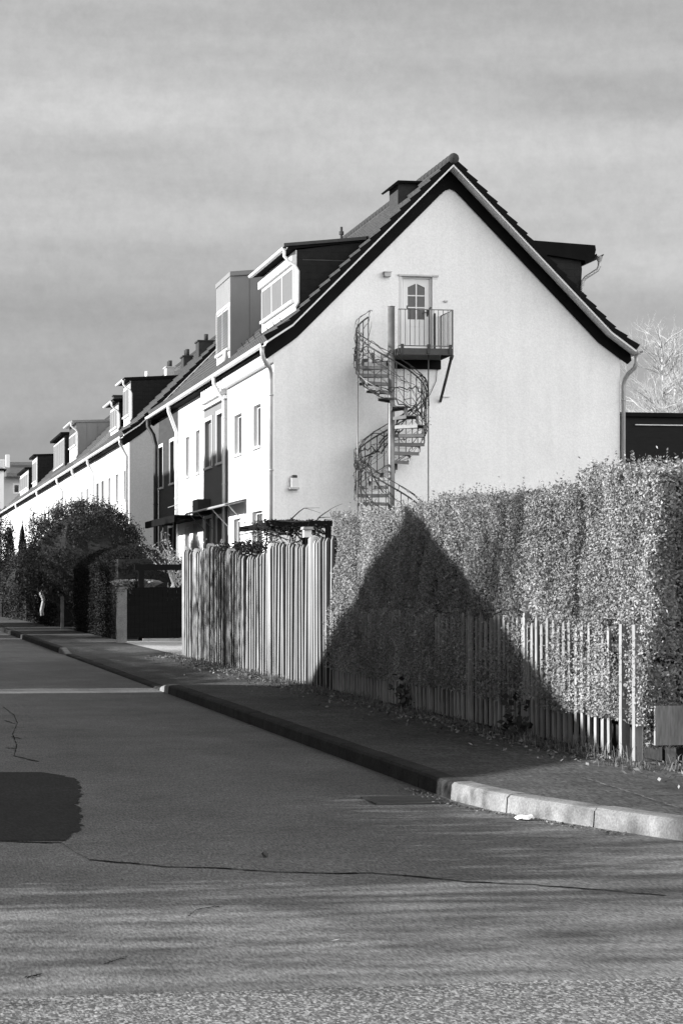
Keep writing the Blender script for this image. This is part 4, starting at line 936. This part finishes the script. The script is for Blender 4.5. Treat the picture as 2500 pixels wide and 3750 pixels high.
def clipped(name, label, x0, x1, y0, y1, z1, n, size, m_, seed, round_=.25, group=None, z0=.13, cat='hedge', jitter=.04):
    g_ = np.random.default_rng(seed); t = thing(name, ((x0+x1)/2, (y0+y1)/2, .13), label, cat, group)
    ar = np.array([(y1-y0)*z1, (x1-x0)*z1, (x1-x0)*(y1-y0), (y1-y0)*z1*.4]); cnt = (n*ar/ar.sum()).astype(int); pts = []
    pts.append(np.stack([np.full(cnt[0], x0), g_.uniform(y0, y1, cnt[0]), g_.uniform(z0, z1, cnt[0])], 1)); pts.append(np.stack([g_.uniform(x0, x1, cnt[1]), np.full(cnt[1], y0), g_.uniform(z0, z1, cnt[1])], 1))
    pts.append(np.stack([g_.uniform(x0, x1, cnt[2]), g_.uniform(y0, y1, cnt[2]), np.full(cnt[2], z1)], 1)); pts.append(np.stack([np.full(cnt[3], x1), g_.uniform(y0, y1, cnt[3]), g_.uniform(z0, z1, cnt[3])], 1))
    p_ = np.concatenate(pts)
    # round the corners off
    for ax, lo, hi in ((0, x0, x1), (1, y0, y1)):
        e = np.clip(1-np.minimum(p_[:, ax]-lo, hi-p_[:, ax])/(round_*2), 0, 1)*np.clip((p_[:, 2]-(z1-round_*2))/(round_*2), 0, 1); p_[:, 2] -= e**2*round_
    p_ += g_.normal(0, jitter, p_.shape); p_ += .06*np.stack([vnoise(p_[:, 1], p_[:, 2], 2, seed), vnoise(p_[:, 0], p_[:, 2], 2, seed), vnoise(p_[:, 0], p_[:, 1], 2, seed)], 1); p_[:, 2] = np.maximum(p_[:, 2], z0)
    f = MB(); f.leaves(p_, g_.uniform(size*.7, size*1.3, len(p_)), 0, .55)
    f.box(x0+.12, x1-.12, y0+.12, y1-.12, z0, z1-.14-round_*.5, 1); f.build('foliage', [m_, M['leafcore']], t); return t
shrub('large_bush', 'large rounded leafy bush rising above the dark hedge in front of the terrace', 'bush', (6.2, 76.0, 2.45), (1.75, 2.2, 1.6), 42000, .07, M['leaf_mid'], 3, 260, 7, .84, cl=.085, shell=.93)
b_ = MB(); vr = random.Random(77)
for k in range(9): branchy(b_, (6.1+vr.gauss(0, .7), 76+vr.gauss(0, .7), 3.3), (vr.gauss(0, .4), vr.gauss(0, .4), 1), vr.uniform(.35, .6), .02, 1, vr, .4, .2, 4, 2, .5)
cpt = np.array([b_.v[i] for i in rng.integers(0, len(b_.v), 500)])+rng.normal(0, .05, (500, 3)); b_.leaves(cpt, .08)
ob = b_.build('top_shoots', M['leaf_mid'], bpy.data.objects['large_bush'])
clipped('clipped_hedge', 'dark clipped hedge with a rounded shoulder behind the concrete gatepost', 5.75, 7.35, 61.2, 74.0, 2.55, 34000, .05, M['leaf_dark'], 5, .5, jitter=.03)
clipped('clipped_hedge', 'low dark hedge running behind the top of the paling fence', 6.2, 6.9, 40.5, 46.3, 2.18, 9000, .05, M['leaf_dark'], 6, .1, jitter=.05)
clipped('boundary_hedge', 'dark unclipped hedge on the left, beyond the large bush', 5.65, 7.1, 80.5, 96, 2.35, 15000, .085, M['leaf_dark'], 8, .3, jitter=.12)
clipped('boundary_hedge', 'dark hedge at the far left edge of the photo', 5.5, 7.2, 97, 124, 2.6, 14000, .1, M['leaf_dark'], 9, .3, jitter=.15)
shrub('shrub', 'rounded mid green shrub at the left edge in front of the far hedge', 'bush', (5.5, 99.5, 1.5), (.85, 1.3, 1.25), 5000, .09, M['leaf_mid'], 12, 40, 4)
shrub('shrub', 'loose shrub between the far left hedge and the large bush', 'bush', (5.75, 88.5, 1.7), (.7, 1.2, 1.35), 5000, .09, M['leaf_mid'], 13, 40, 4)
# conifers
def conifer(x, y, h, r, seed, label):
    t = thing('conifer', (x, y, .13), label, 'tree', 'small conifers in front of the far terrace'); f = MB(); g_ = np.random.default_rng(seed); n = 5200
    z = g_.uniform(0, 1, n)**.8; rr = r*(1-z)**.75*(.75+.25*np.abs(np.sin(z*22+g_.uniform(0, .4, n)))); a = g_.uniform(0, 2*pi, n); k_ = np.sqrt(g_.uniform(.35, 1, n))
    f.leaves(np.stack([x+rr*k_*np.cos(a), y+rr*k_*np.sin(a), .4+z*(h-.4)], 1), g_.uniform(.07, .13, n), 0, .35, (0, 0, -.3), .9); f.build('foliage', M['leaf_dark'], t)
    s_ = MB(); s_.tube([(x, y, .1), (x, y, h*.95)], [.09, .02], 6); s_.build('trunk', M['bark'], t)
def at_px(px_, Y): return P(px_, 2150, Y=Y)[0]
conifer(at_px(82, 104), 104, P(82, 1925, Y=104)[2], .55, 21, 'narrow dark conifer just left of the large bush')
conifer(at_px(38, 112), 112, P(38, 1935, Y=112)[2], .6, 22, 'dark conifer between the left edge and the narrow conifer')
t = thing('dark_tree', (at_px(6, 108), 108, .13), 'dark leafy tree cut by the left edge of the photo', 'tree'); f = MB(); blob_leaves(f, (at_px(4, 108), 108, 3.3), (.55, 1, 1.25), 5000, .1, 40, 31); f.build('crown', M['leaf_dark'], t)
s_ = MB(); branchy(s_, (at_px(4, 108), 108, .1), (0, 0, 1), 3, .09, 2, random.Random(4)); s_.build('trunk', M['bark'], t)
# pale trunk caught by the sun on the left
t = thing('pale_trunk_tree', (at_px(155, 86), 86, .13), 'leaning pale tree trunk catching sun among the dark shrubs on the left', 'tree'); s_ = MB()
pp = [(155, 2255), (152, 2235), (160, 2200), (150, 2172), (168, 2158), (190, 2140), (212, 2122)]; pts = [P(a_, b2, Y=79.6) for a_, b2 in pp]
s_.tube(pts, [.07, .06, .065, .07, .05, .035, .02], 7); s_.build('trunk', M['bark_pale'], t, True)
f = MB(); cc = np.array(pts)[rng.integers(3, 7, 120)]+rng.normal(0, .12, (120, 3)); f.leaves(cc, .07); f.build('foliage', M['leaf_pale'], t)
# posts and rail left
q = MB(); c = P(227, 2300, X=5.5); q.box(5.46, 5.56, c[1]-.05, c[1]+.05, .1, P(227, 2185, X=5.5)[2]); tag(q.build('thin_post', M['concrete']), 'thin grey post standing in front of the dark hedge on the left', 'post')
# gatepost, dark gate, beam
gp = thing('concrete_gatepost', (5.55, 57.3, .13), 'pale concrete gatepost with ivy on its top at the driveway entrance', 'gatepost')
q = MB(); q.box(5.45, 5.68, 57.2, 57.43, .1, 1.40); q.box(5.43, 5.70, 57.18, 57.45, 1.402, 1.45); q.build('shaft', M['old_concrete'], gp)
f = MB(); n = 260; f.leaves(np.array([[5.56, 57.28, 1.42]])+rng.normal(0, 1, (n, 3))*np.array([.13, .12, .09]), rng.uniform(.04, .07, n)); n = 160; f.leaves(np.array([[5.42, 57.3, 1.25]])+rng.normal(0, 1, (n, 3))*np.array([.05, .1, .14]), rng.uniform(.04, .07, n)); f.build('ivy', M['leaf_mid'], gp)
gt = thing('wooden_gate', (6.9, 58.9, .13), 'solid dark wooden gate across the gravel driveway', 'gate')
q = MB()
for k in range(26): x = 5.80+k*.115; q.box(x, x+.11, 58.8, 58.83+random.uniform(0, .004), .22, 1.44+random.uniform(0, .006))
q.build('boards', M['darkwood'], gt)
q = MB(); q.box(5.79, 8.8, 58.835, 58.9, .35, .45); q.box(5.79, 8.8, 58.835, 58.9, 1.2, 1.3); q.build('rails', M['darkwood'], gt)
q = MB(); q.box(6.2, 8.9, 58.5, 58.62, .137, .20); tag(q.build('edging_kerb', M['concrete']), 'low concrete edging at the foot of the dark gate', 'kerb')
pg = thing('gate_pergola', (6.8, 60.0, .13), 'black wooden beam on a post above the dark gate', 'pergola')
q = MB(); zb = P(590, 2088, Y=60)[2]; zc = P(590, 2067, Y=60)[2]; q.box(6.15, 9.0, 59.95, 60.07, zb, zc); q.build('beam', M['dark'], pg)
q = MB(); q.box(6.24, 6.38, 59.95, 60.07, .1, zb-.003); q.build('post', M['dark'], pg)
# lit shrubs seen between fence and hedge
bs = thing('bare_shrub', (7.6, 61.3, .13), 'pale bare branched shrub catching the sun behind the dark gate', 'shrub'); s_ = MB(); vr = random.Random(8)
for k in range(9): branchy(s_, (6.9+k*.16, 61.2+vr.gauss(0, .2), 1.1), (vr.gauss(0, .45), vr.gauss(0, .2), 1), vr.uniform(.7, 1.1), .035, 3, vr, .5, .2, 4, 3, .62)
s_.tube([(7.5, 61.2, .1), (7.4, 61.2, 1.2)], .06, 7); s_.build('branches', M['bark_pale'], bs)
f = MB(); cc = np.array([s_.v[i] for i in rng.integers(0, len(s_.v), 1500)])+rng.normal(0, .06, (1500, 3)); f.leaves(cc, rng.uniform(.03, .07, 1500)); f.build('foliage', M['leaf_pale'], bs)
clipped('boundary_hedge', 'dark hedge behind the bare shrub and gate beam', 7.6, 9.2, 63.5, 67.5, 2.15, 8000, .06, M['leaf_dark'], 15, .2, jitter=.08)
gb = MB(); n = 2600; g_ = np.random.default_rng(3)
for _ in range(700):
    a_ = random.gauss(0, .5); x, y = 6.25, 60.6; l = random.uniform(.5, .95); dx = math.sin(a_)*l*.8
    gb.poly([(x-.01, y, 1.25), (x+.01, y, 1.25), (x+dx*.6+.008, y+random.gauss(0, .1), 1.25+l*.42), (x+dx, y+random.gauss(0, .12), 1.22+l*.40)])
tag(gb.build('fountain_grass', M['grass']), 'tuft of fine arching grass showing above the dark gate', 'grass tuft')
# pergola with vines over the tall fence
pv = thing('vine_pergola', (6.6, 40, .13), 'dark pergola beams smothered in vines behind the paling fence', 'pergola'); q = MB(); s_ = MB(); vr = random.Random(19)
Yp = 37.0; xl = at_px(905, Yp); xr = at_px(1215, Yp-1.5); zt_ = P(1100, 1912, Y=Yp)[2]
q.tube([(xl, Yp+.6, P(905, 1934, Y=Yp+.6)[2]), (xl+.35, Yp+.5, P(980, 1936, Y=Yp)[2]), (xr, Yp-1.2, P(1200, 1922, Y=Yp-1.2)[2])], [.012, .035, .05], 6)
q.box(xr-1.0, xr, Yp-1.55, Yp-1.47, zt_-.10, zt_-.02); q.box(xr-.95, xr-.87, Yp-1.46, Yp+1.5, zt_-.12, zt_-.04); q.box(xr-.1, xr-.02, Yp-1.56, Yp-1.48, .1, zt_-.104)
q.box(xr-.45, xr-.37, Yp-1.56, Yp-1.48, .1, zt_-.104); q.build('beams', M['dark'], pv)
for k in range(46):
    p0 = (xr-1.0+vr.uniform(0, 1.0), Yp-1.6+vr.uniform(0, 1.5), zt_-vr.uniform(.0, .25)); branchy(s_, p0, (vr.gauss(0, 1), vr.gauss(0, .5), vr.gauss(-.1, .35)), vr.uniform(.25, .5), .014, 1, vr, .7, -.1, 5, 2, .6)
s_.leaves(np.stack([rng.uniform(xr-1.0, xr, 1500), rng.uniform(Yp-1.6, Yp, 1500), zt_-np.abs(rng.normal(.05, .10, 1500))], 1), rng.uniform(.03, .07, 1500)); s_.build('vines', M['bark_vine'], pv)
p = P(1125, 1948, Y=35.2); bh = thing('birdhouse', (p[0], 35.2, p[2]-.1), 'small grey birdhouse standing on a pole behind the paling fence', 'birdhouse')
q = MB(); q.box(p[0]-.055, p[0]+.055, 35.15, 35.3, p[2]-.08, p[2]+.03); q.build('box', M['offwhite'], bh); q = MB(); q.prism([(p[0]-.08, 35.1, p[2]+.033), (p[0]+.08, 35.1, p[2]+.033), (p[0]+.07, 35.1, p[2]+.075), (p[0]-.07, 35.1, p[2]+.075)], (0, .25, 0)); q.build('roof', M['picket'], bh); q = MB(); q.tube([(p[0], 35.22, .1), (p[0], 35.22, p[2]-.081)], .025, 6); q.build('pole', M['darkwood'], bh)
# glass door canopy on struts at the corner house / grey house
cp = thing('glass_canopy', (9.0, 68, 3.6), 'thin glass and metal canopy on struts over the doors of the grey house', 'canopy')
z0 = 3.72; q = MB(); q.prism([(9.1, 64.9, z0-.03), (XF-.004, 64.9, z0+.12), (XF-.004, 64.9, z0+.145), (9.1, 64.9, z0-.005)], (0, 8.6, 0)); q.build('sheet', mat('canopy_sheet', .35, .25, .1, 3, spec=.5), cp)
q = MB(); q.tube([(9.09, 64.85, z0-.05), (9.09, 73.55, z0-.05)], .022, 6)
for y in (65.0, 68.3, 71.5, 73.4): q.tube([(9.11, y, z0-.06), (XF-.02, y, z0+.08)], .015, 6); q.tube([(9.2, y, z0-.05), (XF-.02, y, z0-.55)], .014, 6); q.tube([(XF-.02, y, z0-.8), (XF-.02, y, z0+.1)], .015, 6)
q.build('frame', M['zinc'], cp)
q = MB(); 
for z in (3.95, 3.96+.0): pass
q.box(9.3, XF-.004, 72.2, 73.5, 3.62, 4.1); tag(q.build('awning_box', M['iron']), 'small dark awning box on the grey house wall', 'awning')
tag((lambda m_: (m_.tube([(XF-.35, 73.8, 4.18), (XF-.35, 77, 4.12), (XF-.35, 80.2, 4.10)], .014, 5), m_.build('cable', M['zinc']))[1])(MB()), 'thin cable strung along the white house above the porch roof', 'cable')
# ------------------------------------------------------------------ bare trees behind the annex
def bare_tree(px_, Y, h, seed, label):
    x = at_px(px_, Y); t = thing('bare_tree', (x, Y, .0), label, 'tree', 'bare trees behind the annex'); vr = random.Random(seed)
    s_ = MB(); pts = [(x, Y, 0)]; 
    for k in range(10): pts.append((x+vr.gauss(0, .1), Y+vr.gauss(0, .1), h*.85*(k+1)/10))
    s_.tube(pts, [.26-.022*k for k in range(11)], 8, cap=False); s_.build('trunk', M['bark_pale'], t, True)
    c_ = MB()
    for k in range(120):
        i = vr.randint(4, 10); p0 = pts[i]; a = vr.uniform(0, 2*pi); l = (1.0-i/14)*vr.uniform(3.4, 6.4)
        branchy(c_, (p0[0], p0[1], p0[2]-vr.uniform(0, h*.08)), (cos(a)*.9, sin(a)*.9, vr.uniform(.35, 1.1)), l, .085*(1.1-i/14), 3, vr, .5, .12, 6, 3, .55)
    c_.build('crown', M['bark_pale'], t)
bare_tree(2432, 118, P(2432, 1090, Y=118)[2], 3, 'pale bare tree behind the annex, left of two')
bare_tree(2478, 124, P(2478, 1080, Y=124)[2], 5, 'pale bare tree at the right edge behind the annex')
bare_tree(2545, 112, 13, 9, 'pale bare tree mostly outside the right edge of the photo')

# ------------------------------------------------------------------ the opposite side of the street (throws the shadows)
oc = thing('opposite_house', (-13, 22, 0), 'house with a low gable facing the street on the opposite side, outside the frame', 'house')
AX, AY, AZ = -8.4, 26.0, 6.84; yl, yr = AY+7.3, AY-9.0; zl, zr_ = AZ-.37*7.3, AZ-.295*9.0
q = MB(); q.prism([(AX, yr, 0), (AX, AY, 0), (AX, yl, 0), (AX, yl, zl-.1), (AX, AY, AZ-.1), (AX, yr, zr_-.1)], (-11, 0, 0)); q.build('wall', M['render_b'], oc)
q = MB(); q.prism([(AX+.25, yr-.2, zr_-.09), (AX+.25, AY, AZ), (AX+.25, yl+.2, zl-.09), (AX+.25, yl+.2, zl-.2), (AX+.25, AY, AZ-.12), (AX+.25, yr-.2, zr_-.2)], (-11.5, 0, 0)); q.build('roof', M['tile'], oc)
for (y0_, y1_, lb_) in ((68.9, 74.4, 'narrow house opposite the dark grey house, outside the frame'), (80.9, 91, 'wide house opposite the dark boarded house, outside the frame')):
    ob = thing('opposite_house', (-11, (y0_+y1_)/2, 0), lb_, 'house')
    q = MB(); q.box(-15.5, -6.5, y0_+.2, y1_-.2, 0, 7.5); q.build('wall', M['render_b'], ob)
    q = MB(); q.prism([(-6.2, y0_, 7.45), (-11, y0_, 12.15), (-15.8, y0_, 7.45)], (0, y1_-y0_, 0)); q.build('roof', M['tile'], ob)
def street_tree(x, y, z0, z1, r, n, seed, label, size=.16, trunk=.16, clumps=45):
    t = thing('street_tree', (x, y, 0), label, 'tree', 'trees on the opposite side of the street, outside the frame')
    f = MB(); blob_leaves(f, (x, y, (z0+z1)/2), (r, r, (z1-z0)/2), n, size, clumps, seed, shell=.2, cl=.22); f.build('crown', M['leaf_mid'], t)
    s_ = MB(); branchy(s_, (x, y, 0), (0, 0, 1), z1*.75, trunk, 3, random.Random(seed), .5, .15, 6, 4, .6); s_.build('trunk', M['bark'], t)
street_tree(-9.5, 40.6, 4.2, 8.0, 3.6, 5600, 41, 'sparse tree opposite the paling fence', clumps=30)
street_tree(-8.5, 49, 3.4, 8.0, 2.8, 5000, 42, 'dense tree opposite the driveway')
street_tree(-8.5, 57, 3.0, 8.2, 3.6, 9000, 43, 'broad dense tree opposite the gate')
street_tree(-9.0, 63.5, 3.0, 7.6, 3.0, 6000, 44, 'dense tree beside the opposite terrace')
clipped('opposite_hedge', 'long hedge on the opposite side of the street, outside the frame', -6.0, -5.0, 34.9, 68, 3.3, 34000, .12, M['leaf_dark'], 50, .1)
street_tree(-12.0, 10.6, 3.2, 6.6, 2.2, 1100, 45, 'small loose tree at the corner behind the viewer', clumps=14)
street_tree(-16.0, 13.6, 4.0, 7.5, 2.0, 1000, 46, 'small loose tree behind the corner, second', clumps=12)

clipped('opposite_hedge', 'ragged hedge added at the opposite corner to shade the road, outside the frame', -6.6, -5.8, 12.0, 17.4, 3.05, 9000, .13, M['leaf_dark'], 51, .1, jitter=.12)  # added out of view as a shadow caster for the near road
shrub('shade_shrub', 'unseen evergreen shrub added on the right to shade the hedge end', 'bush', (8.9, 14.2, 2.0), (2.2, 1.7, 2.2), 14000, .14, M['leaf_dark'], 61, 60, 0, .8, cl=.11)  # added out of view, keeps sky light off the hedge end
street_tree(-8.5, 77.5, 2.4, 8.3, 3.6, 9000, 52, 'dense tree between the two opposite houses')
street_tree(-21.0, 22.4, 9.4, 12.4, 1.5, 700, 53, 'tall thin tree behind the opposite house', size=.2, clumps=12)
street_tree(-9.5, 34.6, 1.9, 5.2, 1.3, 700, 54, 'small loose tree added between the opposite house and the long hedge to dapple the light', size=.1, clumps=10, trunk=.08)  # added out of view, breaks up the streak of sun on the road
